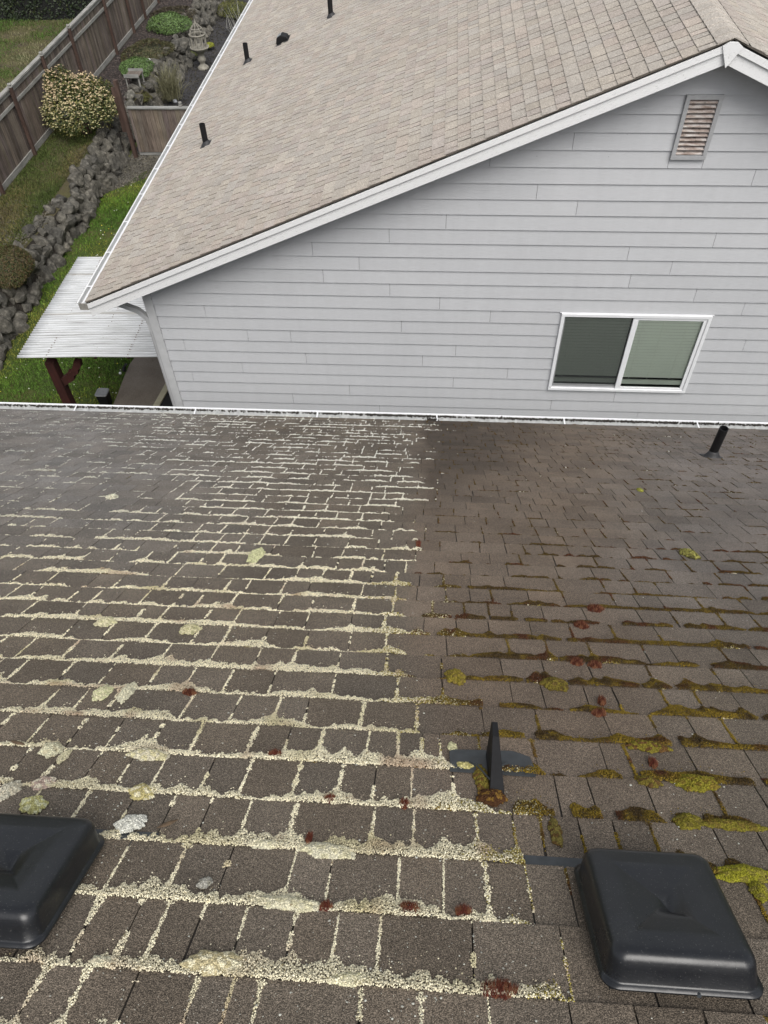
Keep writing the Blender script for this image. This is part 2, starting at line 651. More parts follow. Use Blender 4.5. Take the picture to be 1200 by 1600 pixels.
def make_tabs(sl, rows, e, hb, gap, colfn, wob=0.003, flip=False):
    """rows: list of (v_butt, [slot positions]). returns arrays V (n,10,3), F (10 faces), C (n,10,3)"""
    u0, u1, vb = [], [], []
    for v, sl_ in rows:
        a = np.array(sl_[:-1]); c = np.array(sl_[1:])
        u0.append(a); u1.append(c); vb.append(np.full(len(a), v))
    u0, u1, vb = map(np.concatenate, (u0, u1, vb))
    n = len(u0)
    g = gap * (0.6 + 0.8 * rng.random((n, 2)))
    j = lambda s_: (rng.random(n) - 0.5) * 2 * s_
    h = hb * (0.9 + 0.25 * rng.random(n))
    w0, w1 = j(wob), j(wob)
    um = (u0 + u1) / 2
    cols = [
        (u0 + g[:, 0] / 2 + j(wob), vb - e - 0.012, 0.0008), (um, vb - e - 0.012, 0.0008), (u1 - g[:, 1] / 2 + j(wob), vb - e - 0.012, 0.0008),
        (u0 + skew(u0, vb) + g[:, 0] / 2 + j(wob * .4), vb + w0, h + j(0.0005)), (um, vb + (w0 + w1) / 2 + j(wob * .5), h + j(.0004)), (u1 + skew(u1, vb) - g[:, 1] / 2 + j(wob * .4), vb + w1, h + j(.0005)),
    ]
    pts = []
    for u, v, hh in cols:
        pts.append(sl.P(u, v, hh))
    for k in (3, 4, 5):
        u, v, hh = cols[k]
        pts.append(sl.P(u, v, 0.0))
    for k in (0, 2):
        u, v, hh = cols[k]
        pts.append(sl.P(u, v, -0.001))
    V = np.stack(pts, 1)
    F = [[0, 3, 4, 1], [1, 4, 5, 2], [3, 6, 7, 4], [4, 7, 8, 5], [0, 9, 6, 3], [2, 5, 8, 10]]
    # orientation check
    nrm = np.cross(V[0, 3] - V[0, 0], V[0, 4] - V[0, 0])
    if nrm @ sl.N < 0:
        F = [f[::-1] for f in F]
    C = colfn(V, n)
    return V, F, C


def emit_tabs(V, F, C, parent, mat, nbig=300, part='shingle', rest='shingle_field', margin=8):
    cen = V.mean(1)
    pr = proj(cen)
    ok = (pr[:, 2] > 0) & (pr[:, 0] > -margin) & (pr[:, 0] < 1200 + margin) & (pr[:, 1] > -margin) & (pr[:, 1] < 1600 + margin)
    q = proj(V[:, [0, 2, 5, 3]].reshape(-1, 3)).reshape(-1, 4, 3)
    area = 0.5 * abs((q[:, 0, 0] - q[:, 2, 0]) * (q[:, 1, 1] - q[:, 3, 1]) - (q[:, 1, 0] - q[:, 3, 0]) * (q[:, 0, 1] - q[:, 2, 1]))
    area[~ok] = 0
    order = np.argsort(-area)
    big = set(order[:nbig].tolist())
    for i in order[:nbig]:
        if area[i] > 0:
            mk(part, V[i], F, mat, parent, col=C[i])
        else:
            big.discard(int(i))
    keep = np.array([i for i in range(len(V)) if i not in big])
    VV = V[keep].reshape(-1, 3)
    CC = C[keep].reshape(-1, 3)
    FF = (np.array(F)[None] + (np.arange(len(keep)) * V.shape[1])[:, None, None]).reshape(-1, 4)
    mk(rest, VV, FF, mat, parent, col=CC, kind='stuff')


def random_slots(a, b, lo=0.075, hi=0.15, big=0.2):
    out = [a]
    while out[-1] < b:
        w_ = random.uniform(lo, hi)
        if random.random() < 0.16:
            w_ = random.uniform(hi, big)
        out.append(out[-1] + w_)
    return out


# ------------------------------------------------------------------ OUR HOUSE
SC, SS = 0.82600, 0.56366
RO = Slope((0, 0, 9.0716), (1, 0, 0), (0, SC, -SS))


def roof_px(x, y, up=0.0):
    """point on our roof under an image point, as (u, v)"""
    d = ray(x, y)
    A = np.array([[1, 0], [0, SC], [0, -SS]])
    Mx = np.column_stack([A, -d])
    rhs = np.array([0, 0, CZ]) - (RO.O + RO.N * up)
    s_ = np.linalg.solve(Mx, rhs)
    return s_[0], s_[1]


def slot_u(px, v):
    a = proj(RO.P(0.0, v))[0, 0]
    u = 0.0
    for _ in range(8):
        p = proj(RO.P(u, v))[0, 0]
        p2 = proj(RO.P(u + 0.01, v))[0, 0]
        u += (px - p) / ((p2 - p) / 0.01)
    return u


EXPO = 0.143
V0 = 2.9323
EAVE = V0 + 23 * EXPO + 0.016
NEAR = {  # slots seen in the nearest courses, image x at mid course
    14: [60, 120, 180, 245, 307, 392, 447, 500, 572, 623, 658, 689, 748, 838, 943, 985, 1086, 1178],
    15: [26, 80, 139, 195, 247, 322, 382, 462, 529, 584, 643, 709, 752, 870, 927, 1017, 1125, 1200],
    16: [40, 120, 193, 259, 317, 381, 454, 580, 646, 747, 805, 847, 911, 966, 1026, 1131, 1200],
    17: [30, 105, 182, 274, 349, 450, 514, 622, 692, 762, 829, 893, 1000, 1100, 1190],
    18: [-40, 50, 131, 199, 244, 300, 371, 452, 521, 591, 737, 883, 1010, 1150],
    19: [-50, 37, 109, 191, 289, 345, 394, 562, 660, 767, 900, 1010, 1120, 1230],
}
house = thing('brown_roofed_house', 'house in the foreground whose steep brown shingle roof is crusted with lichen and moss', 'house', (0, 0, 0))
deck = MB()
RX0, RX1, VTOP = -8.2, 7.4, -0.75
P = [RO.P(RX0, VTOP, -0.02), RO.P(RX1, VTOP, -0.02), RO.P(RX1, EAVE - .01, -0.02), RO.P(RX0, EAVE - .01, -0.02),
     RO.P(RX0, VTOP, -0.0012), RO.P(RX1, VTOP, -0.0012), RO.P(RX1, EAVE - .01, -0.0012), RO.P(RX0, EAVE - .01, -0.0012)]
deck.hexa(P)
# the far side of the roof behind the camera
TOPP = RO.P(0, VTOP)
deck.hexa([(RX0, TOPP[1] - 5.0, TOPP[2] - 3.41 - .02), (RX1, TOPP[1] - 5.0, TOPP[2] - 3.41 - .02), (RX1, TOPP[1], TOPP[2] - .02), (RX0, TOPP[1], TOPP[2] - .02),
           (RX0, TOPP[1] - 5.0, TOPP[2] - 3.41), (RX1, TOPP[1] - 5.0, TOPP[2] - 3.41), (RX1, TOPP[1], TOPP[2]), (RX0, TOPP[1], TOPP[2])])
roof1 = deck.build('roof', M_DECK, house)
walls = MB()
walls.box(RX0 + .3, RX1 - .3, TOPP[1] - 4.5, 4.65, 0, 5.35)
walls.build('wall', M_SIDE, house)

rows = []
nrow = 0
for k in range(-23, 26):
    v = V0 - k * EXPO
    if v < VTOP + 0.1:
        continue
    if k in NEAR:
        vm = v - EXPO / 2
        near = [slot_u(px, vm) for px in NEAR[k]]
        left = random_slots(-3, near[0] - .10)
        left = [x - (left[-1] - (near[0] - .10)) for x in left]
        right = [near[-1] + .1 + (x - 0) for x in random_slots(0, 3)]
        rows.append((v, left + near + right))
    else:
        rows.append((v, random_slots(RX0 + random.random() * .1, RX1)))


def stain(V, n):
    pr = proj(V.reshape(-1, 3))
    x, y = pr[:, 0], pr[:, 1]
    u = V.reshape(-1, 3)[:, 0]
    vv = V.reshape(-1, 3)[:, 1]
    y = np.clip(y, 560, 1900)
    x = np.clip(x, -400, 1600)
    sm = lambda t: np.clip(t, 0, 1) ** 2 * (3 - 2 * np.clip(t, 0, 1))
    nz = vnoise(u * 2.3 + 50, vv * 2.3 + 20) - 0.5
    nz2 = vnoise(u * 9 + 50, vv * 3.1 + 20) - 0.5
    base = np.array([0.120, 0.099, 0.077])[None] * np.ones((len(x), 1))
    # greyer, paler tone toward the far left
    gl = sm((520 - x) / 420 + nz * .3) * sm((980 - y) / 260)
    base = base * (1 - gl[:, None]) + np.array([0.178, 0.165, 0.152])[None] * gl[:, None]
    # warm brown algae stain right of the lichen limit
    rt = sm((x - 640 + nz2 * 40 + nz * 30) / 36) * sm((1080 - y) / 200)
    rb = sm((x - 640 + nz2 * 40 + nz * 30) / 36) * sm((1420 - y) / 300)
    warm = rb * (1 - sm((x - 900) / 250))
    base = base * (1 - (warm * .6)[:, None]) + np.array([0.145, 0.108, 0.080])[None] * (warm * .6)[:, None]
    dk = sm((x - 648 + nz2 * 36) / 30) * sm((840 - y - (x - 700) * .25 + nz * 90) / 150) * (1 - sm((x - 720 - nz * 120 + (y - 660) * .3) / 230))
    base = base * (1 - (dk * .56)[:, None])
    gr = sm((x - 860 + nz * 80) / 250) * sm((1120 - y) / 300)
    base = base * (1 - gr[:, None]) + np.array([0.142, 0.124, 0.110])[None] * gr[:, None]
    base = base * (1 + 0.22 * nz + .16 * nz2)[:, None]
    # brownish streak left of the limit
    st = sm(1 - abs(x - 560 - (y - 700) * -.1) / 120) * sm((880 - y) / 100)
    base = base * (1 + (st * .10 * np.sin(x * .05))[:, None])
    tone = (1 + (rng.random((n, 1, 1)) - .5) * .26 + (rng.random((n, 1, 1)) < .06) * -.10)
    hue = 1 + (rng.random((n, 1, 1)) - .5) * np.array([.035, 0, -.045])[None, None]
    C = base.reshape(n, -1, 3) * tone * hue
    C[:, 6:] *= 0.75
    return C


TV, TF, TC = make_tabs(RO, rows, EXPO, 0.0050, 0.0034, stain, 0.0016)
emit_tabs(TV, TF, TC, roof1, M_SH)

# our gutter
GP = RO.P(0, EAVE)
gy, gz = GP[1], GP[2]
g_ = MB()
t_ = 0.003
prof = [(gy - .015, gz - .012), (gy - .015, gz - .095), (gy + .055, gz - .095), (gy + .095, gz - .055), (gy + .095, gz - .012), (gy + .108, gz - .012), (gy + .108, gz - .020)]


def extrude_profile_x(m, prof, x0, x1, th):
    pr_ = [Vector((0, a, b_)) for a, b_ in prof]
    n_ = len(pr_)
    V_, F_ = [], []
    for x in (x0, x1):
        for i, p in enumerate(pr_):
            d = (pr_[min(i + 1, n_ - 1)] - pr_[max(i - 1, 0)]).normalized()
            nn = Vector((0, -d.z, d.y)) * th
            V_ += [(x, p.y, p.z), (x, p.y + nn.y, p.z + nn.z)]
    o_ = 2 * n_
    for i in range(n_ - 1):
        a = 2 * i
        F_ += [[a, a + 2, a + 2 + o_, a + o_], [a + 1, a + 1 + o_, a + 3 + o_, a + 3]]
    F_ += [[0, o_, o_ + 1, 1], [2 * n_ - 2, 2 * n_ - 1, o_ + 2 * n_ - 1, o_ + 2 * n_ - 2]]
    m.add(V_, F_)


extrude_profile_x(g_, prof, RX0 - .02, RX1 + .02, .002)
gut = g_.build('gutter', M_GUT, house)
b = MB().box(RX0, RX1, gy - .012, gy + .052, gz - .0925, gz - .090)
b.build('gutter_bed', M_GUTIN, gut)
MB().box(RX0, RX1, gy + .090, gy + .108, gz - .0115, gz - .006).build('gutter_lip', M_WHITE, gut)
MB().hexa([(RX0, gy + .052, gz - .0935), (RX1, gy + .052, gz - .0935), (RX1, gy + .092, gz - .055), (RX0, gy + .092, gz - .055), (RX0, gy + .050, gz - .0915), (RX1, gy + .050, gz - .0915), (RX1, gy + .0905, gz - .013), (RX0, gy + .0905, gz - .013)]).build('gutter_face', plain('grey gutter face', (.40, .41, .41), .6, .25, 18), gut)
b = MB()
b.box(RX0, RX1, gy - .040, gy - .018, gz - .19, gz - .012)
b.build('fascia', M_WHITE, house)
for px in (-75, 115, 303, 495, 683, 883, 1093, 1290):
    u = slot_u(px, EAVE)
    hb_ = MB().bar((u, gy - .012, gz - .003), (u - .004, gy + .102, gz - .006), 0.012, 0.003)
    hb_.build('gutter_hanger', M_WHITE, gut)
# clumps of debris in the gutter
C = []
for _ in range(2600):
    u = random.uniform(-6, 5)
    k_ = vnoise(np.array([u * 2.2]), np.array([3.3]))[0]
    if u > -1.2 and random.random() < k_ * 1.3 or random.random() < .05:
        C.append((u, gy + .055 + random.gauss(0, .018), gz - .084 + random.random() * .015))
for _ in range(260):   # heap at the hanger where the stain runs down
    C.append((slot_u(676, EAVE) + random.gauss(0, .035), gy + .05 + random.gauss(0, .02), gz - .075 + abs(random.gauss(0, .022))))
for _ in range(5200):  # row of dark crumbs imitating the shade line under the lip
    u = random.uniform(-6, 5.5)
    k_ = vnoise(np.array([u * 3.1]), np.array([8.3]))[0]
    if random.random() < (.35 + .9 * k_ if u > -1.0 else .25 + .5 * k_):
        C.append((u, gy + .084 + random.gauss(0, .004), gz - .020 + random.gauss(0, .003)))
C = np.array(C)
Vv, Ff = granules(C, .004 + .006 * rng.random(len(C)), .4)
mk('gutter_debris_and_lip_shade', Vv, Ff, M_DECK, None, col=np.ones((len(Vv), 3)) * .6)
tag(bpy.data.objects['gutter_debris_and_lip_shade'], 'dark crumbs of moss and leaf litter lying in the white gutter at the roof edge, plus a dark row imitating shade under its lip', 'debris', kind='stuff')
# ridge cap behind the camera
rc = MB()
for i in range(60):
    x = RX0 + i * .26
    rc.hexa([(x, TOPP[1] - .14, TOPP[2] - .095), (x + .27, TOPP[1] - .14, TOPP[2] - .095), (x + .27, TOPP[1], TOPP[2] + .004), (x, TOPP[1], TOPP[2] + .004),
             (x, TOPP[1] - .14, TOPP[2] - .088), (x + .27, TOPP[1] - .14, TOPP[2] - .084), (x + .27, TOPP[1], TOPP[2] + .016), (x, TOPP[1], TOPP[2] + .012)], (.08, .07, .06))
rc.build('ridge_cap', M_SH, house, kind='stuff')


# roof vents ------------------------------------------------------
def rrect(hw, hl, r, n=10):
    r = min(r, hw, hl)
    pts = []
    for cx, cy, a0 in ((hw - r, hl - r, 0), (-hw + r, hl - r, 90), (-hw + r, -hl + r, 180), (hw - r, -hl + r, 270)):
        for i in range(n):
            a = math.radians(a0 + 90 * i / (n - 1))
            pts.append((cx + r * math.cos(a), cy + r * math.sin(a)))
    return pts


def roof_vent(cu, cv, label, flange_side):
    hw, hl = 0.121, 0.131
    rings = [(0.006, .022), (-0.002, .023), (-0.002, .026), (0.004, .0275), (0.0058, .031), (0.0085, .060), (0.0105, .076), (0.0135, .085), (0.0175, .0905), (0.0225, .0935), (0.030, .0952), (0.045, .0955)]
    V, F = [], []
    N = None

    rings = [(a_, h_ if h_ < .03 else .03 + (h_ - .03) * .76) for a_, h_ in rings]
    HT = .03 + (.0955 - .03) * .76

    def top(uu, vv):
        # shallow hipped top with a pressed triangular dimple, low edge toward the eave
        h = HT + .005 * min(1, (hw - abs(uu)) / .1) * 1.0
        du, dv = uu - .012, vv - (-.005)
        # inverted pyramid dent pointing up-slope
        d = max(-dv * 1.0 - .030, dv * .75 + du * .9 - .022, dv * .55 - du * 1.15 - .022)
        if d < 0:
            h += d * .5
        pyr = 1 - max(abs(uu) / (hw - .045), abs(vv) / (hl - .045))
        return h - .015 * max(0, pyr)
    for ins, h in rings:
        pts = rrect(hw - ins, hl - ins, 0.026 - ins * .3)
        N = len(pts)
        for (a, c) in pts:
            V.append(RO.P(cu + a, cv + c, h + (.0 if h < .03 else .0)))
    nr = len(rings)
    steps = 14
    for s_ in range(1, steps + 1):
        f = 1 - s_ / steps
        pts = rrect(hw - .045, hl - .045, .0125)
        for (a, c) in pts:
            a, c = a * f, c * f
            hh = top(a, c)
            bl = min(1, s_ / 3)
            V.append(RO.P(cu + a, cv + c, HT * (1 - bl) + hh * bl))
    tot = nr + steps
    for i in range(tot - 1):
        for k in range(N):
            F.append([i * N + k, i * N + (k + 1) % N, (i + 1) * N + (k + 1) % N, (i + 1) * N + k])
    vent = mk('roof_vent', np.array(V), F, M_HOOD, house, smooth=True, label=label)
    # throat box under the hood and the tray lip
    m = MB()
    a, c = .088, .098
    P_ = [RO.P(cu + su * a, cv + sv * c, hh) for hh in (-.001, .028) for su, sv in ((-1, -1), (1, -1), (1, 1), (-1, 1))]
    m.hexa([tuple(p) for p in P_])
    bevel(m.build('throat', M_PIPE, vent), .012)
    m = MB()
    a, c = .112, .128
    P_ = [RO.P(cu + su * a, cv + sv * c, hh) for hh in (.019, .0215) for su, sv in ((-1, -1), (1, -1), (1, 1), (-1, 1))]
    m.hexa([tuple(p) for p in P_])
    m.build('inner_tray', M_DARK, vent)
    # flashing flange, tucked under the courses, showing beside the hood
    m = MB()
    vb_ = V0 - 17 * EXPO
    x0, x1 = (cu - .205, cu - .06) if flange_side < 0 else (cu + .06, cu + .205)
    P_ = [RO.P(uu, vv, hh) for hh in (.0022, .0034) for uu, vv in ((x0, vb_ - .02), (x1, vb_ - .02), (x1, vb_ + .026), (x0, vb_ + .026))]
    m.hexa([tuple(p) for p in P_])
    m.build('flange', M_PLATE, vent)
    m = MB()
    q = RO.P(cu + .02, cv - hl + .001, .024)
    m.tube([q, q - RO.D * .004], .0035, 8)
    m.build('screw', M_PLATE, vent)
    return vent


roof_vent(.413, .356, 'square black plastic roof vent at the lower right, whole in view', -1)
roof_vent(-.713, .354, 'square black plastic roof vent at the lower left, cut by the picture edge', 1)

# plumbing vent on our roof


def vent_pipe(base, N, r, H, parent, label, lean=(0, 0)):
    base = np.array(base)
    N = np.array(N)
    up = np.array([lean[0], lean[1], 1.0])
    m = MB()
    n = 20
    m.tube([base - up * .02, base + up * H], r, n, cap=False)
    m.tube([base + up * H, base + up * (H - .06)], r * .82, n, cap=False)
    # annular rim
    b0 = len(m.V)
    for rr in (r, r * .82):
        for k in range(n):
            a = 2 * math.pi * k / n
            m.V.append(tuple(base + up * H + np.array([math.cos(a) * rr, math.sin(a) * rr, .0005])))
            m.C.append((1, 1, 1))
    for k in range(n):
        m.F.append([b0 + k, b0 + (k + 1) % n, b0 + n + (k + 1) % n, b0 + n + k])
    o = m.build('vent_pipe', M_PIPE, parent, smooth=False, label=label)
    me = o.data
    for p in me.polygons:
        p.use_smooth = len(p.vertices) == 4 and abs(p.normal.z) < .5
    # cone collar following the slope
    e1 = np.cross(N, [0, 1.0, 0]); e1 /= np.linalg.norm(e1)
    e2 = np.cross(N, e1)
    V, F = [], []
    rings = [(r * 2.1, .003), (r * 1.95, .008), (r * 1.55, .03), (r * 1.15, .055), (r * 1.02, .058)]
    for rr, hh in rings:
        for k in range(n):
            a = 2 * math.pi * k / n
            V.append(base + (e1 * math.cos(a) + e2 * math.sin(a)) * rr + up * hh)
    for i in range(len(rings) - 1):
        for k in range(n):
            F.append([i * n + k, i * n + (k + 1) % n, (i + 1) * n + (k + 1) % n, (i + 1) * n + k])
    mk('collar', V, F, M_RUB, o, smooth=True)
    # thin flashing sheet
    m = MB()
    s_ = r * 2.0
    q = [base + e1 * a * s_ + e2 * c * s_ for a, c in ((-1, -1), (1, -1), (1, 1), (-1, 1))]
    m.hexa([tuple(p + N * .004) for p in q] + [tuple(p + N * .0085) for p in q])
    m.build('flashing', M_RUB, o)
    return o


u, v = roof_px(1111, 714)
vent_pipe(RO.P(u, v), RO.N, .031, .285, house, 'black vent pipe standing alone near the gutter at the upper right of the mossy roof', (.01, -.0))

# roof bracket: flat plate with an upright tapering fin
cu_, cv_ = .165, .82
br = MB()
vb_ = V0 - 14 * EXPO
pl = [(.071, .775), (.071, .853), (.080, .862), (.220, .866), (.258, .850), (.266, .790), (.262, .775)]
n = len(pl)
V = [RO.P(a, c, .0075 + .002 * math.sin(a * 40)) for a, c in pl] + [RO.P(a, c, .0100 + .002 * math.sin(a * 40)) for a, c in pl]
br.add([tuple(p) for p in V], [list(range(n)), list(range(n, 2 * n))[::-1]] + [[i, n + i, n + (i + 1) % n, (i + 1) % n] for i in range(n)])
bracket = br.build('roof_bracket', M_PLATE, house, label='dark metal bracket plate with an upright pointed fin in the mossy strip')
fm = MB()
prof_f = [(.700, .004), (.712, .012), (.800, .088), (.838, .102), (.850, .095), (.846, .004)]
V = []
for side in (-1, 1):
    for (vv, hh) in prof_f:
        wd = .0165 - .0105 * (hh / .104)
        V.append(tuple(RO.P(.171 + side * wd, vv, hh)))
n = len(prof_f)
fm.add(V, [list(range(n)), list(range(n, 2 * n))[::-1]] + [[i, n + i, n + (i + 1) % n, (i + 1) % n] for i in range(n)])
bevel(fm.build('fin', M_PIPE, bracket), .0012)
wm = MB()
wm.tube([RO.P(.158, .735, .02), RO.P(.130, .80, .015), RO.P(.118, .812, .012)], .0022, 6)
wm.tube([RO.P(.184, .79, .02), RO.P(.205, .815, .012)], .0022, 6)
wm.build('wire', M_PLATE, bracket)

# ------------------------------------------------------------------ lichen and moss growing along the joints
BX = np.interp


def limit_x(y):
    return np.interp(y, [600, 655, 900, 1060, 1150, 1230, 1300, 1430, 1500, 1600, 1700], [650, 650, 645, 655, 700, 800, 780, 860, 890, 900, 900])


GX = np.array([-200, 0, 150, 300, 450, 640])
GY = np.array([640, 700, 780, 860, 930, 1000, 1100, 1200, 1350, 1600])
LG = np.array([  # amount of lichen on joints
    [.16, .20, .26, .36, .46, .40], [.14, .18, .24, .38, .50, .48], [.14, .20, .26, .40, .54, .52], [.24, .34, .40, .54, .66, .56], [.48, .58, .68, .80, .82, .70],
    [.60, .72, .76, .82, .80, .74], [.68, .78, .84, .86, .84, .80], [.70, .80, .86, .88, .90, .88], [.72, .76, .84, .90, .95, .92], [.62, .68, .80, .92, .93, .86]])
MX = np.array([640, 720, 850, 1000, 1200])
MY = np.array([640, 760, 860, 920, 1000, 1080, 1180, 1300, 1400, 1460, 1700])
MG = np.array([[.30, .30, .26, .26, .30], [.26, .28, .26, .26, .30], [.30, .40, .42, .38, .38], [.42, .60, .60, .58, .52], [.48, .72, .76, .70, .64], [.62, .78, .82, .82, .76],
               [.78, .72, .66, .72, .82], [.7, .56, .48, .60, .84], [.2, .1, .08, .3, .84], [.0, .0, .0, .0, .35], [0, 0, 0, 0, 0]])


def bil(gx, gy_, G, x, y):
    x = np.clip(x, gx[0], gx[-1]); y = np.clip(y, gy_[0], gy_[-1])
    i = np.clip(np.searchsorted(gx, x) - 1, 0, len(gx) - 2)
    j = np.clip(np.searchsorted(gy_, y) - 1, 0, len(gy_) - 2)
    fx = (x - gx[i]) / (gx[i + 1] - gx[i]); fy = (y - gy_[j]) / (gy_[j + 1] - gy_[j])
    return (G[j, i] * (1 - fx) + G[j, i + 1] * fx) * (1 - fy) + (G[j + 1, i] * (1 - fx) + G[j + 1, i + 1] * fx) * fy


def joint_samples():
    """sample points along every joint: u, v, direction flag (0 butt line, 1 slot), sequence id"""
    U, W, K, Q, J = [], [], [], [], []
    sid = 0
    for ri, (v, sl_) in enumerate(rows):
        other = rows[ri - 1][1] if ri else sl_
        jn = np.sort(np.array([s0 + float(skew(s0, v)) for s0 in sl_] + list(other)))
        dist = 1.3 + v
        st = max(.0016, .0011 * dist)
        a, c = slot_lim(v)
        uu = np.arange(a, c, st)
        U.append(uu); W.append(np.full(len(uu), v)); K.append(np.zeros(len(uu))); Q.append(np.full(len(uu), sid))
        ii = np.clip(np.searchsorted(jn, uu), 1, len(jn) - 1)
        J.append(np.minimum(abs(uu - jn[ii - 1]), abs(jn[ii] - uu)))
        sid += 1
        for s_ in sl_:
            if a < s_ < c:
                nn = int(EXPO / st)
                vv = v - EXPO + np.arange(nn) * st
                U.append(s_ + float(skew(s_, v)) * np.linspace(0, 1, nn)); W.append(vv); K.append(np.ones(nn)); Q.append(np.full(nn, sid))
                J.append(np.minimum(vv - v + EXPO, v - vv))
                sid += 1
    return map(np.concatenate, (U, W, K, Q, J))


def slot_lim(v):
    try:
        a = slot_u(-60, v); c = slot_u(1260, v)
    except Exception:
        a, c = -1, 1
    return max(a, RX0), min(c, RX1)


U, W, K, Q, J = joint_samples()
ps = proj(RO.P(U, W, .005))
vis = (ps[:, 1] < 1680) & (ps[:, 1] > 600)
U, W, K, Q, J, ps = U[vis], W[vis], K[vis], Q[vis], J[vis], ps[vis]
X_, Y_ = ps[:, 0], ps[:, 1]
lim = limit_x(Y_)
n1 = vnoise(U * 9 + Q * 3.7, W * 9 * (K > 0) + Q * 7.7)
n2 = vnoise(U * 34 + Q * 1.3, W * 34 * (K > 0) + Q * 5.1)
n3 = vnoise(U * 110 + Q * 2.1, W * 110 * (K > 0) + Q * 9.9)
n0 = vnoise(U * 1.7 + 9, W * 1.7 + 4)
fr = .5 * n1 + .33 * n2 + .17 * n3
edge_n = (n0 - .5) * 40 + (n1 - .5) * 60 - 6
lich = bil(GX, GY, LG, X_, Y_) * np.clip((lim - X_ + edge_n) / 60 + .5, 0, 1)
moss = bil(MX, MY, MG, X_, Y_) * np.clip((X_ - lim - edge_n + 20) / 60 + .5, 0, 1)
lich = lich * (.75 + .5 * n0) + (lich > .02) * .02
moss = moss * (.7 + .6 * n0)


def grow(amt, is_slot, kind):
    """half-width of the growth at every sample"""
    thr = 1 - np.clip(amt, 0, 1) * 1.12
    a = np.clip((fr - thr * .78) / .26, 0, 1)
    if kind == 'lichen':
        wd = np.where(is_slot, .0013 + .0052 * a * n3 * (.5 + n2), .0026 + .0155 * a * np.clip(.12 + 3.0 * (.5 * n1 + .28 * n2 + .22 * n3 - .27), .12, 2.1))
    else:
        wd = np.where(is_slot, .0018 + .0045 * a, .0025 + .0125 * a * (.4 + 1.1 * n2))
    wd = wd * (1 + np.exp(-(J / np.where(is_slot, .012, .013)) ** 2) * np.clip(3.0 * n1 - 1.2, 0, 1.2) * np.where(is_slot, 1.2, .42))
    return np.where(a > .02, wd, 0), a


def make_growth(amt, kind, name, mat, colf, label, cat):
    wd, a = grow(amt, K > 0, kind)
    if kind == 'moss':
        wd = np.where((K > 0) & (n1 < .62), 0, wd)
        wd = np.where((K == 0) & (n2 < .22), 0, wd)
        wd = np.where(K > 0, wd * .75, wd * np.clip(.65 + .45 * (Y_ - 850) / 180, .55, 1.1) * np.clip(.35 + 1.6 * n1, .45, 1.35))
    else:
        hsh = np.sin(Q * 12.9898) * 43758.5453
        hsh = hsh - np.floor(hsh)
        wd = np.where((K > 0) & ((fr < .38 + .16 * (1 - amt)) | (hsh > .62 + .5 * amt)), 0, wd)
        wd = np.where((K > 0), wd * (.6 + .8 * hsh), wd)
    wd = wd * np.where(Y_ < 960, .50 + .50 * np.clip((Y_ - 660) / 300, 0, 1), 1)
    dist = ps[:, 2]
    r = np.clip(.00092 * dist, .0013, .0055) * (.9 if kind == 'moss' else 1)
    st = np.maximum(.0016, .0011 * (1.3 + W))
    idx = np.nonzero(wd > 0)[0]
    cnt = np.maximum(.55, wd[idx] * 1.35 / r[idx]) * (st[idx] / r[idx]) * .74
    cnt = np.floor(cnt + rng.random(len(idx))).astype(int)
    rep = np.repeat(idx, cnt)
    m_ = len(rep)
    t = rng.random(m_)
    s_ = rng.random(m_)
    isl = K[rep] > 0
    wild = rng.random(m_) < .04
    t = np.where(wild, t * 1.75, t)
    off = np.where(isl, (t - .5) * 2 * wd[rep] * .8, 0)
    voff = np.where(isl, 0, (t ** 1.15) * wd[rep] * 1.9 - .0012)
    jit = (rng.random(m_) - .5) * r[rep] * 2
    uu = U[rep] + np.where(isl, off, jit + (rng.random(m_) - .5) * .002)
    vv = W[rep] + np.where(isl, jit, voff)
    mound = np.where(isl, 1 - (off / (wd[rep] + 1e-6)) ** 2, 1.15 * np.clip(1 - t ** 2, 0, 1) ** .8)
    hh = np.where(isl, .0035, .0022) + mound * np.minimum(wd[rep] * .60, .0095) * (.35 + .65 * rng.random(m_)) * np.where(isl, .6, 1)
    rr = r[rep] * (.55 + .75 * rng.random(m_))
    Cc = RO.P(uu, vv, hh)
    col = colf(m_, X_[rep], Y_[rep], t, isl, a[rep], uu, vv)
    print(name, m_)
    near = (dist[rep] < 1.75) & (rr > .0014)
    outV, outF, outC, base = [], [], [], 0
    for msk, bs in ((near, (ICO_V, ICO_F)), (~near, (OCT_V, OCT_F))):
        if msk.any():
            r3 = np.stack([rr[msk], rr[msk], rr[msk] * (.9 if kind == 'lichen' else 1.2)], 1)
            Vx, Fx = granules(Cc[msk], r3, .35, bs)
            outV.append(Vx); outF.append(Fx + base); base += len(Vx)
            outC.append(np.repeat(col[msk], len(bs[0]), 0))
    o = mk(name, np.concatenate(outV), np.concatenate(outF), mat, None, col=np.concatenate(outC), smooth=True)
    tag(o, label, cat, kind='stuff')
    return o


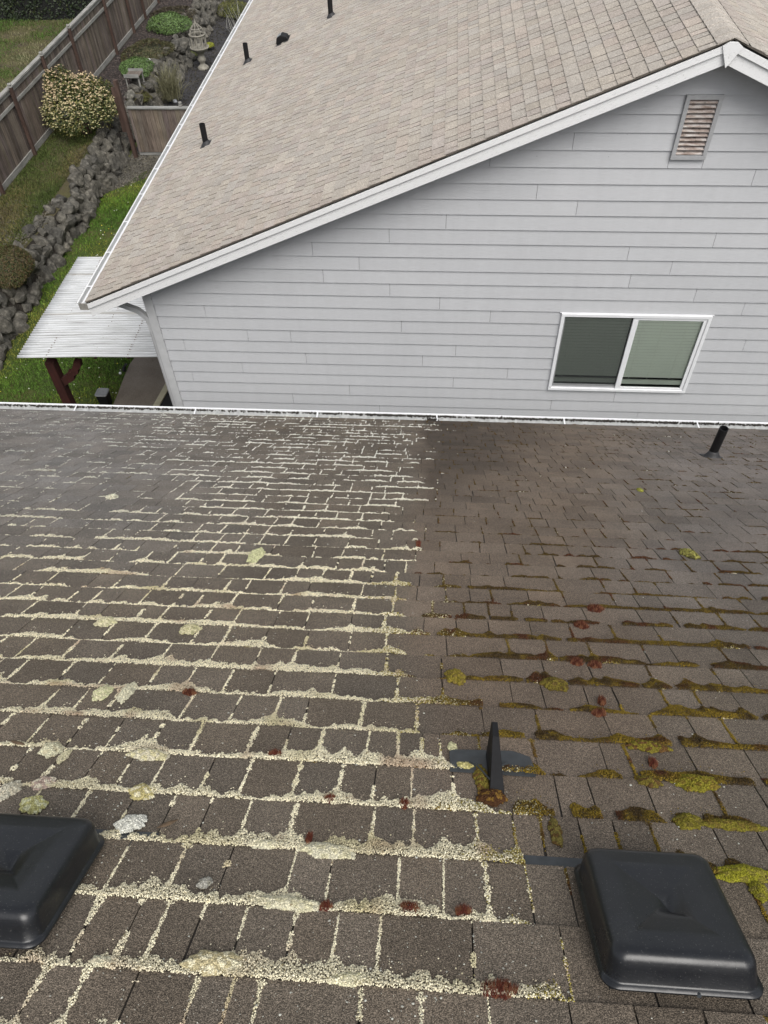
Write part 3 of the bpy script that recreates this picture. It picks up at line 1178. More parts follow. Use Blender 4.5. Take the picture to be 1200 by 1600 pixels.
def lichen_col(m, x, y, t, isl, a, uu, vv):
    c = np.array([.88, .82, .615])[None] * (.66 + .5 * rng.random((m, 1)))
    crev = rng.random((m, 1)) < .05
    c = np.where(crev, np.array([.26, .22, .13]), c)
    yg = np.clip(vnoise(uu * 11 + 40, vv * 11 + 3) * 2.6 - 1.55, 0, 1)[:, None] * (y > 840)[:, None]
    c = c * (1 - yg * .7) + np.array([.52, .46, .25]) * yg * .7
    br_ = np.clip(vnoise(uu * 15 + 90, vv * 15 + 33) * 4 - 2.9, 0, 1)[:, None]
    c = c * (1 - br_ * .6) + np.array([.36, .22, .15]) * br_ * .6
    far = np.clip((900 - y) / 200, 0, 1)[:, None]
    c = c * (1 - far) + (np.array([.66, .66, .60]) * (.62 + .38 * np.clip((x - 120) / 260, 0, 1))[:, None]) * (.8 + .3 * rng.random((m, 1))) * far
    near_lim = np.clip(1 - (limit_x(y) - x) / 90, 0, 1)[:, None] * (y > 900)[:, None]
    mixm = (rng.random((m, 1)) < near_lim * .6)
    c = np.where(mixm, np.array([.30, .25, .07]) * (.7 + .6 * rng.random((m, 1))), c)
    return c


def moss_col(m, x, y, t, isl, a, uu, vv):
    yl = np.clip((.5 * vnoise(uu * 9 + 4, vv * 9 + 77) + .5 * vnoise(uu * 46 + 4, vv * 46 + 7)) * 3.2 - 1.05, 0, 1)[:, None] * np.clip((y - 850) / 260, .1, 1)[:, None]
    c = np.array([.070, .046, .018])[None] * (1 - yl) + np.array([.215, .150, .022])[None] * yl
    rd = np.clip(vnoise(uu * 22 + 14, vv * 22 + 7) * 4 - 2.5, 0, 1)[:, None]
    c = c * (1 - rd) + np.array([.085, .036, .018]) * rd
    c = c * (.55 + .9 * rng.random((m, 1)))
    nl = np.clip(1 - (x - limit_x(y)) / 80, 0, 1)[:, None] * (y > 900)[:, None]
    pale = rng.random((m, 1)) < nl * .30
    return np.where(pale, np.array([.5, .46, .30]), c)


make_growth(lich, 'lichen', 'joint_lichen', M_LICH, lichen_col, 'cream lichen crust lining the shingle joints over the left half of the brown roof', 'lichen')
make_growth(moss, 'moss', 'joint_moss', M_MOSS, moss_col, 'olive and brown moss lining the shingle joints over the right half of the brown roof', 'moss')

# flat crust spots of lichen scattered on the tabs
cand = 26000
cx_ = rng.random(cand) * 1340 - 60
cy_ = 655 + 990 * rng.random(cand) ** .8
D_ = np.stack([(cx_ - 600) / F_PX, (cy_ - 800) / F_PX, np.ones(cand)], 1) @ RM
tt = ((RO.O - np.array([0, 0, CZ])) @ RO.N) / (D_ @ RO.N)
Pw = D_ * tt[:, None] + np.array([0, 0, CZ])
uu = Pw[:, 0]
vv = Pw[:, 1] / SC
dens = np.where(cx_ < limit_x(cy_), .045, .012) + .55 * np.exp(-((cx_ - 150) / 110) ** 2 - ((cy_ - 1240) / 90) ** 2) + .2 * np.exp(-((cx_ - 1060) / 90) ** 2 - ((cy_ - 1290) / 60) ** 2)
dens += .10 * (vnoise(uu * 3, vv * 3) > .72) * (cx_ < limit_x(cy_))
dens += .12 * np.exp(-((cx_ - 625) / 40) ** 2) * ((cy_ > 840) & (cy_ < 960)) + .30 * (cx_ < 420) * (cy_ < 900) * (vnoise(uu * 2.1, vv * 2.1) > .4) + .10 * (cx_ < limit_x(cy_)) * (cy_ < 1000)
kp = rng.random(cand) < dens
uu, vv, cy2 = uu[kp], vv[kp], cy_[kp]
nd = len(uu)
dist = 1.3 + vv
r = (.0006 + .0024 * rng.random(nd) ** 4) * np.clip(dist / 2.2, .8, 2.3)
ph = ((vv - V0) / EXPO) % 1.0
hh = .0012 + .0058 * ph
k8 = 7
ang = np.arange(k8) * 2 * np.pi / k8
rad = r[:, None] * (.6 + .8 * rng.random((nd, k8)))
UU = uu[:, None] + rad * np.cos(ang); VV = vv[:, None] + rad * np.sin(ang)
ring = RO.P(UU, VV, (hh + .0006)[:, None])
topc = RO.P(uu, vv, hh + .0022)[:, None]
allv = np.concatenate([topc, ring], 1)
Fd = np.array([[0, 1 + i, 1 + (i + 1) % k8] for i in range(k8)])
Fd = (Fd[None] + (np.arange(nd) * (k8 + 1))[:, None, None]).reshape(-1, 3)
cc = np.array([.52, .52, .46]) * (.6 + .6 * rng.random((nd, 1)))
o = mk('lichen_spots', allv.reshape(-1, 3), Fd, M_LICH, None, col=np.repeat(cc, k8 + 1, 0), smooth=True)
tag(o, 'small flat whitish lichen spots dotted over the shingle faces of the brown roof', 'lichen', kind='stuff')


# individually visible clumps
def clump(name, px, py, wpx, hpx, col, label, cat, group=None, spiky=False, lift=.006, n=None, col2=None):
    u, v = roof_px(px, py, .006)
    u2, _ = roof_px(px + wpx / 2, py, .006)
    _, v2 = roof_px(px, py - hpx / 2, .006)
    a, c = abs(u2 - u), abs(v2 - v)
    n = n or 260
    th = rng.random(n) * 6.283
    rr = np.sqrt(rng.random(n))
    lob = 1 + .13 * np.sin(th * 2 + rng.random() * 6) + .10 * np.sin(th * 5 + rng.random() * 6) + .07 * np.sin(th * 11 + rng.random() * 6)
    du, dv = a * rr * np.cos(th) * lob, c * rr * np.sin(th) * lob
    H = min(a, c) * .55
    hh = lift + H * (1 - rr ** 2) * (.5 + .5 * rng.random(n))
    C_ = RO.P(u + du, v + dv, hh)
    r0 = max(.0012, .00075 * (1.3 + v))
    cc_ = np.array(col)[None] * (.55 + .7 * rng.random((n, 1))) * (.72 if name == 'moss_cushion' else 1)
    if col2 is not None:
        s_ = (vnoise(du * 120 + 9, dv * 120) > .55)[:, None]
        cc_ = np.where(s_, np.array(col2) * (.65 + .7 * rng.random((n, 1))), cc_)
    root = RO.P(u, v, 0)
    if not spiky:
        V, F = granules(C_ - root, r0 * (.8 + .8 * rng.random(n)), .35)
        o = mk(name, V, F, M_LICH, None, col=np.repeat(cc_, 12, 0), smooth=True)
    else:
        tip = RO.N[None] * (.6 + .8 * rng.random((n, 1))) * .011 + (rng.random((n, 3)) - .5) * .007
        w_ = RO.U[None] * r0 * .5
        w2 = RO.D[None] * r0 * .5
        b0 = C_ - root - RO.N * .004
        V = np.stack([b0 - w_, b0 + w_, b0 + w2, b0 + tip], 1).reshape(-1, 3)
        F = (np.array([[0, 1, 3], [1, 2, 3], [2, 0, 3]])[None] + (np.arange(n) * 4)[:, None, None]).reshape(-1, 3)
        o = mk(name, V, F, M_MOSS, None, col=np.repeat(cc_, 4, 0))
    o.location = tuple(root)
    return tag(o, label, cat, group)


RED = (.12, .034, .022)
for i, (px, py, ww, hh_, lab) in enumerate([
        (430, 1180, 22, 12, 'bright red moss tuft on the lichen line far above the narrow upright red tuft'),
        (483, 1312, 10, 22, 'narrow upright red moss tuft poking from the lichen line above the wide shingle'),
        (640, 1421, 40, 20, 'broad red-brown moss tuft in the lichen line below the bracket'),
        (724, 1425, 26, 16, 'red-brown moss tuft at the right end of the lichen line below the bracket'),
        (780, 1548, 62, 34, 'largest rusty red moss tuft, at the bottom left of the right roof vent'),
        (509, 1418, 22, 14, 'faint reddish moss tuft in the middle of the frothy lichen line near the bottom'),
        (632, 1258, 20, 14, 'rusty moss tuft at the joint corner left of the bracket'),
        (515, 1250, 18, 12, 'brownish moss tuft left on the lichen line two courses above the wide shingle'),
        (930, 952, 26, 12, 'dark red moss cushion highest among the moss lines on the right'),
        (908, 978, 26, 10, 'dark red moss cushion just below and left of the highest red cushion'),
        (940, 1096, 14, 14, 'small dark red moss blob directly above the olive moss line on the right'),
        (936, 1115, 24, 12, 'round maroon moss cushion at the left end of the olive moss line on the right'),
        (901, 1036, 20, 11, 'reddish moss tuft, left one of a close pair on the right side of the roof'),
        (930, 1040, 22, 11, 'reddish moss tuft, right one of a close pair on the right side of the roof'),
        (296, 1083, 26, 10, 'reddish patch on the long lichen line at the left'),
        (1020, 1193, 16, 14, 'round red-brown moss button below the yellow-green cushion on the right'),
        (654, 850, 8, 12, 'small dark red moss fleck on the edge of the brown stain')]):
    clump('moss_tuft', px, py, ww * .85, hh_ * .8, RED if py > 1130 or py < 900 else (.085, .026, .016), lab, 'moss', 'red moss tufts on the brown roof', True, n=int(220 + ww * 9), col2=(.17, .075, .04))
for (px, py, ww, hh_, c1, c2, lab, gname) in [
        (1077, 866, 24, 13, (.38, .36, .10), (.10, .09, .03), 'bright yellow-green moss cushion alone in the upper right of the brown roof', 'moss_cushion'),
        (866, 1070, 40, 18, (.20, .16, .03), (.10, .07, .02), 'rounded olive moss cushion on the right-hand moss line', 'moss_cushion'),
        (1012, 1167, 60, 16, (.24, .20, .03), (.11, .06, .02), 'long olive moss cushion above the round red-brown button', 'moss_cushion'),
        (1088, 1224, 76, 22, (.28, .25, .03), (.16, .12, .02), 'large yellow-green moss cushion right of the bracket', 'moss_cushion'),
        (1075, 1284, 44, 22, (.24, .21, .03), (.12, .10, .02), 'olive moss mound at the start of the line above the right roof vent', 'moss_cushion'),
        (1145, 1290, 90, 16, (.24, .21, .03), (.13, .10, .02), 'long yellow-green moss bank at the right edge above the right roof vent', 'moss_cushion'),
        (1160, 1366, 96, 24, (.34, .33, .03), (.20, .18, .03), 'brightest yellow-green moss bank touching the far corner of the right roof vent', 'moss_cushion'),
        (1186, 1392, 24, 34, (.30, .28, .03), (.16, .14, .03), 'moss trailing down a joint beside the right roof vent', 'moss_cushion'),
        (868, 1300, 20, 38, (.22, .18, .05), (.10, .06, .02), 'vertical olive moss streak above the flange of the right roof vent', 'moss_cushion'),
        (1014, 1222, 34, 16, (.20, .16, .03), (.10, .06, .02), 'small olive moss patch between the bracket and the large yellow-green cushion', 'moss_cushion'),
        (768, 1246, 50, 22, (.10, .045, .018), (.16, .09, .02), 'brown moss pad at the near foot of the bracket fin', 'moss_cushion'),
        (752, 1215, 26, 36, (.26, .21, .04), (.12, .07, .02), 'olive moss tongue beside the bracket fin', 'moss_cushion'),
        (726, 1198, 34, 12, (.52, .47, .22), (.40, .36, .14), 'yellowish lichen rim on the left part of the bracket plate', 'lichen_clump'),
        (712, 1058, 34, 20, (.30, .24, .04), (.16, .12, .03), 'golden moss hook at the right end of the lichen line in the middle', 'moss_cushion'),
        (400, 868, 20, 24, (.58, .58, .34), (.50, .50, .3), 'pale green lichen patch alone in the upper middle of the lichen zone', 'lichen_clump'),
        (297, 984, 28, 16, (.56, .52, .34), (.4, .38, .22), 'rounded cream lichen clump off the joint lines at the left', 'lichen_clump'),
        (165, 973, 32, 12, (.60, .56, .38), (.44, .42, .26), 'cream lichen clump bulging from a joint at the left', 'lichen_clump'),
        (160, 1083, 24, 26, (.60, .57, .38), (.5, .5, .3), 'pale lichen lump closing the thick lichen line at the left', 'lichen_clump'),
        (198, 1082, 22, 28, (.60, .57, .42), (.5, .48, .36), 'pale lichen lump just right of the line-closing lump at the left', 'lichen_clump'),
        (175, 777, 16, 6, (.58, .55, .42), (.5, .5, .4), 'small cream lichen disc in the upper left of the brown roof', 'lichen_clump'),
        (80, 1172, 34, 22, (.60, .58, .42), (.5, .46, .32), 'lichen rosette above the left roof vent', 'lichen_clump'),
        (100, 1182, 14, 20, (.58, .54, .36), (.5, .46, .32), 'narrow lichen lobe beside the rosette above the left roof vent', 'lichen_clump'),
        (12, 1236, 34, 28, (.60, .57, .46), (.5, .46, .36), 'frothy lichen patch at the left picture edge above the left roof vent', 'lichen_clump'),
        (68, 1224, 30, 22, (.42, .33, .28), (.55, .5, .4), 'pinkish brown lichen patch above the left roof vent', 'lichen_clump'),
        (52, 1258, 42, 26, (.50, .48, .22), (.6, .6, .4), 'yellow-green lichen patch touching the far side of the left roof vent', 'lichen_clump'),
        (232, 1180, 60, 18, (.60, .56, .42), (.52, .48, .3), 'broad domed lichen mound on the line above the wide lichen band', 'lichen_clump'),
        (222, 1238, 44, 22, (.48, .42, .20), (.6, .56, .4), 'yellowish lichen mound at the left end of its line', 'lichen_clump'),
        (335, 1505, 84, 40, (.50, .44, .27), (.62, .58, .42), 'largest brownish cream lichen mound near the bottom left', 'lichen_clump'),
        (158, 1502, 40, 14, (.58, .56, .42), (.5, .46, .34), 'low cream lichen bar right of the left roof vent', 'lichen_clump'),
        (320, 1380, 22, 16, (.36, .35, .31), (.25, .24, .2), 'curled grey lichen flake lying on a shingle at the lower left', 'lichen_clump'),
        (205, 1287, 46, 26, (.60, .60, .54), (.55, .55, .5), 'white crust lichen patch right of the left roof vent', 'lichen_clump'),
        (545, 1530, 66, 20, (.60, .57, .40), (.5, .47, .3), 'thick cream lichen bar centred near the bottom edge', 'lichen_clump'),
        (450, 1412, 100, 22, (.62, .59, .44), (.52, .49, .34), 'long frothy cream lichen bank in the lower middle', 'lichen_clump'),
        (512, 1330, 90, 22, (.61, .58, .44), (.52, .49, .34), 'long cream lichen bank under the narrow red tuft', 'lichen_clump'),
        (415, 1320, 44, 14, (.61, .58, .44), (.52, .49, .34), 'short cream lichen bank left of the bank under the narrow red tuft', 'lichen_clump'),
        (707, 1168, 14, 14, (.58, .56, .34), (.5, .48, .3), 'isolated pale lichen rosette left of the bracket', 'lichen_clump'),
        (1000, 766, 8, 4, (.40, .40, .08), (.3, .3, .06), 'tiny lime moss dot on the far right part of the brown roof', 'moss_cushion')]:
    clump(gname, px, py, ww, hh_, c1, lab, 'moss' if gname[0] == 'm' else 'lichen', 'moss cushions on the brown roof' if gname[0] == 'm' else 'lichen clumps on the brown roof', False, n=int(160 + ww * hh_ * 1.8), col2=c2)

# dry leaf and bark curl
for px, py, ang, lab in ((262, 1290, .7, 'dry curled brown leaf lying on the roof right of the left roof vent'), (28, 1163, -.3, 'dark curl of bark lying on the roof at the left picture edge')):
    u, v = roof_px(px, py, .01)
    V, F = [], []
    for i in range(7):
        t = i / 6 - .5
        w_ = .006 * (1 - (2 * t) ** 2) + .0008
        for k in range(5):
            a = (k / 4 - .5) * 2.4
            V.append(RO.P(u + t * .045 * math.cos(ang) + w_ * math.sin(a) * math.sin(ang), v + t * .045 * math.sin(ang) - w_ * math.sin(a) * math.cos(ang), .012 + w_ * math.cos(a) * .8 + .004 * abs(t)))
    for i in range(6):
        for k in range(4):
            F.append([i * 5 + k, i * 5 + k + 1, i * 5 + 6 + k, i * 5 + 5 + k])
    o = mk('dry_leaf', V, F, plain('dry leaf', (.09, .06, .035), .8, .4, 60), None)
    md = o.modifiers.new('thick', 'SOLIDIFY'); md.thickness = .0008
    tag(o, lab, 'leaf')

# ------------------------------------------------------------------ NEIGHBOUR'S HOUSE
YW = 7.9394
YR = 7.64
RXN, RZN, TN = 2.56, 7.945, 0.41667
cN = 1 / math.sqrt(1 + TN * TN); sN = TN * cN
XE = -4.27
YB = 24.5
nb = thing('grey_sided_house', 'neighbouring house with grey lap siding, white gable trim and a tan shingle roof', 'house', (-3.6, YW, 0))
LN = (RXN - XE) / cN
SLL = Slope((RXN, 0, RZN), (0, 1, 0), (-cN, 0, -sN))
SLR = Slope((RXN, 0, RZN), (0, 1, 0), (cN, 0, -sN))
m = MB()
XR = RXN + (RXN - XE)
for x_e in (XE, XR):
    ze = RZN - TN * abs(x_e - RXN)
    a = [(RXN, YR, RZN - .03), (x_e, YR, ze - .03), (x_e, YB, ze - .03), (RXN, YB, RZN - .03),
         (RXN, YR, RZN - .0015), (x_e, YR, ze - .0015), (x_e, YB, ze - .0015), (RXN, YB, RZN - .0015)]
    m.hexa(a if x_e > RXN else [a[i] for i in (1, 0, 3, 2, 5, 4, 7, 6)])
roof2 = m.build('roof', M_DECKN, nb)


def tan_col(V, n):
    P_ = V.reshape(-1, 3)
    nz = vnoise(P_[:, 0] * .8 + 5, P_[:, 1] * .8) - .5
    nz2 = vnoise(P_[:, 0] * 3 + 5, P_[:, 1] * .7 + 8) - .5
    base = np.array([.375, .340, .298])[None] * (1 + .07 * nz + .06 * nz2)[:, None]
    tone = 1 + (rng.random((n, 1, 1)) - .5) * .16
    hue = 1 + (rng.random((n, 1, 1)) - .5) * np.array([.03, 0, -.05])[None, None]
    pinkish = np.where(rng.random((n, 1, 1)) < .3, np.array([1.0, .97, .98]), np.array([1.0, 1.0, 1.0]))
    C = base.reshape(n, -1, 3) * tone * hue * pinkish
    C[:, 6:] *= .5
    return C


for sl, first in ((SLL, (RXN - 2.29) / cN), (SLR, (RXN - 2.29) / cN + .05)):
    rws = []
    v = first
    lastv = LN
    k = 0
    while v < lastv + .02:
        # keep only what can be seen of the far slope
        y1 = YB
        if sl is SLR and v > 3.2:
            break
        rws.append((min(v, lastv + .012), random_slots(YR - .035 + (random.random() - .5) * .018, y1, .09, .19, .3)))
        v += .1427
        k += 1
    if v >= lastv + .02:
        rws.append((lastv + .013, random_slots(YR - .035, y1, .09, .19, .3)))
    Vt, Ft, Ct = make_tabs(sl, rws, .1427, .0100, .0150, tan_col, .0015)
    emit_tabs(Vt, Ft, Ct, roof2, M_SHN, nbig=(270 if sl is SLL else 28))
m = MB()
a0 = (2.9 / cN)
# plain lower part of the right-hand slope, outside the view
mk('shingle_slope', [SLR.P(YR, 3.15, .004), SLR.P(YB, 3.15, .004), SLR.P(YB, LN, .004), SLR.P(YR, LN, .004)], [[0, 1, 2, 3]], M_SHN, roof2, col=np.array([[.36, .32, .28]] * 4))
# ridge caps
yk = YR - .04
i = 0
while yk < YB:
    h0, h1 = .009, .016
    V = []
    for (yy, hh) in ((yk, h1), (yk + .19, h0)):
        for (dx) in (-.135, -.05, 0, .05, .135):
            x = RXN + dx
            z = RZN - TN * abs(dx) + hh - (0.006 if dx == 0 else 0)
            V.append((x, yy, z))
        for (dx) in (-.135, 0, .135):
            V.append((RXN + dx, yy, RZN - TN * abs(dx) + .001))
    F = [[0, 1, 9, 8], [1, 2, 10, 9], [2, 3, 11, 10], [3, 4, 12, 11], [0, 5, 6, 2, 1], [2, 6, 7, 4, 3], [0, 8, 13, 5], [4, 7, 15, 12]]
    tcol = np.array([.41, .375, .335]) * (1 + (random.random() - .5) * .2)
    if i < 16:
        mk('ridge_cap', V, F, M_SHN, nb, col=np.tile(tcol, (16, 1)))
    else:
        if i == 16:
            far = MB()
        far.add(V, F, tuple(tcol))
    yk += .143
    i += 1
far.build('ridge_cap_row', M_SHN, nb, kind='stuff')

# gable wall and other walls
XL, XRW = -3.66, RXN + (RXN + 3.66)
zt_l = RZN - .05 - TN * (RXN - XL)
m = MB()
V = [(XL, YW + .03, 0), (XRW, YW + .03, 0), (XRW, YW + .03, zt_l), (RXN, YW + .03, RZN - .05), (XL, YW + .03, zt_l),
     (XL, YB - .4, 0), (XRW, YB - .4, 0), (XRW, YB - .4, zt_l), (RXN, YB - .4, RZN - .05), (XL, YB - .4, zt_l)]
F = [[0, 1, 2, 3, 4], [9, 8, 7, 6, 5], [5, 0, 4, 9], [1, 6, 7, 2]]
wall2 = mk('wall', V, F, M_SIDE, nb)
ZT = 7.3527
SE = 0.178
WIN = (1.572, 3.392, 3.635, 4.850)   # x0 x1 z0 z1
VEN = (2.375, 2.730, 6.740, 7.362)
jp = [(896, 221), (766, 248), (840, 294), (1178, 277), (902, 323), (697, 347), (608, 370), (488, 390), (1117, 375), (982, 396), (561, 412), (1049, 419), (984, 440),
      (505, 432), (609, 454), (1087, 460), (687, 475), (1162, 482), (320, 486), (766, 496), (627, 513), (388, 530), (454, 525), (712, 549), (1164, 538),
      (793, 583), (288, 539), (379, 575), (301, 588), (708, 600), (546, 608), (861, 633), (960, 620), (458, 623), (593, 640), (997, 647), (479, 566), (660, 560)]
joints = {}
for q in jp:
    P_ = on_y(*q, YW)
    k = int(math.floor((ZT - P_[2]) / SE))
    joints.setdefault(k, []).append(float(P_[0]))
for k in range(-3, 41):
    z1 = ZT - k * SE
    z0 = z1 - SE
    if z0 < 0.1:
        break
    js = sorted(joints.get(k, []))
    if k > 24:
        js = sorted([random.uniform(-3, 8) for _ in range(3)])
    segs = [XL] + js + [XRW]
    # outline follows the rake
    zr = lambda x: RZN - .06 - TN * abs(x - RXN)
    parts_ = []
    for (wx0, wx1, wz0, wz1) in (WIN, VEN):
        if z1 > wz0 + .03 and z0 < wz1 - .03:
            if wz0 - z0 > .012:
                parts_.append((wx0 + .004, wx1 - .004, z0, wz0 + .006))
            if z1 - wz1 > .012:
                parts_.append((wx0 + .004, wx1 - .004, wz1 - .006, z1))
    for a, c in zip(segs[:-1], segs[1:]):
        a, c = a + .0020, c - .0020
        pieces = [(a, c)]
        for (wx0, wx1, wz0, wz1) in (WIN, VEN):
            if z1 > wz0 + .03 and z0 < wz1 - .03:
                new = []
                for (p, q) in pieces:
                    if q <= wx0 or p >= wx1:
                        new.append((p, q))
                    else:
                        if p < wx0 - .01:
                            new.append((p, wx0))
                        if q > wx1 + .01:
                            new.append((wx1, q))
                pieces = new
        parts_ += [(p, q, z0, z1) for p, q in pieces]
    zA, zB = z0, z1
    for (a, c, z0, z1) in parts_:
        lim_lo = RXN - (RZN - .06 - z0) / TN
        lim_hi = RXN + (RZN - .06 - z0) / TN
        a2, c2 = max(a, lim_lo), min(c, lim_hi)
        if c2 - a2 < .03:
            continue
        tone = 1 + random.uniform(-.025, .025)
        xs = sorted(set([a2, c2] + [x for x in (RXN - (RZN - .06 - z1) / TN, RXN, RXN + (RZN - .06 - z1) / TN) if a2 < x < c2]))
        V, F = [], []
        yb, yt = YW - .002, YW + .014
        for x in xs:
            zt2 = min(z1, zr(x))
            fa, f = (z0 - zA) / SE, (zt2 - zA) / SE
            V += [(x, yb + (yt - yb) * fa, z0), (x, yb + (yt - yb) * f, max(zt2, z0 + .001)), (x, YW + .016, z0), (x, YW + .026, max(zt2, z0 + .001))]
        for i in range(len(xs) - 1):
            s_ = i * 4
            F += [[s_, s_ + 4, s_ + 5, s_ + 1], [s_ + 2, s_ + 6, s_ + 4, s_]]
        e_ = (len(xs) - 1) * 4
        F += [[0, 1, 3, 2], [e_, e_ + 2, e_ + 3, e_ + 1]]
        mk('siding_board', V, F, M_SIDE, wall2, col=np.full((len(V), 3), tone))

# corner board
m = MB().box(-3.665, -3.575, YW - .022, YW + .0005, 0, zt_l - .02)
m.build('corner_board', M_GREYTRIM, nb)
m = MB().box(-3.686, -3.6655, YW - .022, YW + .07, 0, zt_l - .02)
m.build('corner_board', M_GREYTRIM, nb)


# rake boards with shadow strip
def rake(sign, x_end):
    m = MB()
    z = lambda x, o: RZN - .045 + o - TN * abs(x - RXN)
    xa, xb = RXN + sign * .004, x_end
    def slab_(o0, o1, y0, y1, name, mat):
        P_ = [(xa, y0, z(xa, o0)), (xb, y0, z(xb, o0)), (xb, y1, z(xb, o0)), (xa, y1, z(xa, o0)),
              (xa, y0, z(xa, o1)), (xb, y0, z(xb, o1)), (xb, y1, z(xb, o1)), (xa, y1, z(xa, o1))]
        if sign > 0:
            pass
        mm = MB().hexa(P_ if sign > 0 else [P_[i] for i in (1, 0, 3, 2, 5, 4, 7, 6)])
        return mm.build(name, mat, nb)
    bevel(slab_(-.178, -.022, YR - .004, YR + .036, 'rake_board', M_TRIM), .002)
    bevel(slab_(-.056, .008, YR - .024, YR - .0045, 'rake_trim', M_TRIM), .002)
    # soffit
    P_ = [(xa, YR + .036, z(xa, -.10)), (xb, YR + .036, z(xb, -.10)), (xb, YW - .003, z(xb, -.10)), (xa, YW - .003, z(xa, -.10)),
          (xa, YR + .036, z(xa, -.09)), (xb, YR + .036, z(xb, -.09)), (xb, YW - .003, z(xb, -.09)), (xa, YW - .003, z(xa, -.09))]
    mm = MB().hexa(P_ if sign > 0 else [P_[i] for i in (1, 0, 3, 2, 5, 4, 7, 6)])
    mm.build('soffit', M_WHITE, nb)
    # drip shadow gap: shingle underlay edge
    P_ = [(xa, YR - .028, z(xa, .029)), (xb, YR - .028, z(xb, .029)), (xb, YR + .02, z(xb, .029)), (xa, YR + .02, z(xa, .029)),
          (xa, YR - .028, z(xa, .041)), (xb, YR - .028, z(xb, .041)), (xb, YR + .02, z(xb, .041)), (xa, YR + .02, z(xa, .041))]
    mm = MB().hexa(P_ if sign > 0 else [P_[i] for i in (1, 0, 3, 2, 5, 4, 7, 6)])
    mm.build('shingle_edge', plain('cut shingle edge', (.10, .088, .075), .95, .3, 40), nb)


rake(-1, XE)
rake(1, XR)
# pointed block over the joint of the two rakes
z_ = RZN - .030
m = MB()
V = [(RXN - .085, YR - .036, z_ - .035), (RXN - .03, YR - .036, z_), (RXN + .04, YR - .036, z_ - .002), (RXN + .100, YR - .036, z_ - .045), (RXN - .005, YR - .036, z_ - .215)]
V += [(x, YR - .0245, z) for x, y, z in V]
m.add(V, [[0, 4, 3, 2, 1], [5, 6, 7, 8, 9]] + [[i, (i + 1) % 5, 5 + (i + 1) % 5, 5 + i] for i in range(5)])
bevel(m.build('peak_block', M_TRIM, nb, label='pointed white wooden block at the gable peak'), .002)
# eave soffit on the left and fascia
ze = RZN - TN * (RXN - XE)
MB().box(XE + .022, XL, YW + .03, YB - .4, ze - .14, ze - .125).build('soffit', M_WHITE, nb)
MB().box(XE, XE + .02, YR + .037, YB, ze - .20, ze - .03).build('fascia', M_WHITE, nb)
# neighbour's gutter along Y
prof = [(XE - .004, ze - .03), (XE - .004, ze - .125), (XE - .075, ze - .125), (XE - .118, ze - .085), (XE - .118, ze - .030), (XE - .134, ze - .030), (XE - .134, ze - .040)]
V, F = [], []
for y in (YR - .01, YB):
    for i, (a, c) in enumerate(prof):
        V += [(a, y, c), (a + .003, y, c + .003)]
o_ = 2 * len(prof)
for i in range(len(prof) - 1):
    a = 2 * i
    F += [[a, a + 2, a + 2 + o_, a + o_], [a + 1, a + 1 + o_, a + 3 + o_, a + 3]]
gut2 = mk('gutter', V, F, M_GUT, nb)
MB().box(XE - .116, XE - .006, YR - .013, YR - .010, ze - .125, ze - .030).build('end_cap', plain('weathered cap', (.24, .23, .21), .7, .3, 30), gut2)
for k in range(21):
    y = YR + .35 + k * .80
    MB().bar((XE + .02, y, ze - .016), (XE - .130, y, ze - .026), .018, .004).build('gutter_hanger', M_WHITE, gut2)
# white drip edge strip along the eave
MB().hexa([(XE - .062, YR - .008, ze - .030), (XE + .002, YR - .008, ze - .010), (XE + .002, YB, ze - .010), (XE - .062, YB, ze - .030),
           (XE - .062, YR - .008, ze - .026), (XE + .002, YR - .008, ze - .006), (XE + .002, YB, ze - .006), (XE - .062, YB, ze - .026)]).build('drip_edge', M_WHITE, nb)
# downspout: elbow from the gutter back to the wall, then down the corner
m = MB()
pts = [(XE - .05, YW + .12, ze - .12), (XE - .045, YW + .12, ze - .20), (XE + .10, YW + .115, ze - .27), (XE + .42, YW + .10, ze - .40), (XL - .075, YW + .075, ze - .50), (XL - .062, YW + .06, ze - .62), (XL - .060, YW + .055, .1)]
for i in range(len(pts) - 1):
    a, c = Vector(pts[i]), Vector(pts[i + 1])
    d = (c - a).normalized() * .012
    m.bar(a - d, c + d, .062, .075, (0, 1, .01))
bevel(m.build('downspout', M_GREYTRIM, nb), .008)
m = MB()
for dx in (-.018, .018):
    m.bar((pts[5][0] + dx, YW + .0165, pts[5][2] - .05), (pts[6][0] + dx, YW + .0115, .15), .010, .006, (0, 1, 0))
m.build('downspout_rib', M_VENTF, nb)

# window ------------------------------------------------------------
x0, x1, z0, z1 = WIN
cut = .05
fr_ = MB()
yo, yi = YW - .030, YW + .05
xm = (x0 + x1) / 2 - .02
fw = .042
fr_.box(x0, x1, yo, yi, z1 - fw, z1)
fr_.box(x0, x1, yo, yi, z0, z0 + fw)
fr_.box(x0, x0 + fw, yo, yi, z0 + fw, z1 - fw)
fr_.box(x1 - fw, x1, yo, yi, z0 + fw, z1 - fw)
window = fr_.build('window', M_WHITE, nb, label='white framed sliding window with closed pale green blinds')
bevel(window, .004)
# dark reveal behind so that the wall does not show through the glass
m = MB()
m.box(x0 + fw, x1 - fw, yi + .001, yi + .004, z0 + fw, z1 - fw)
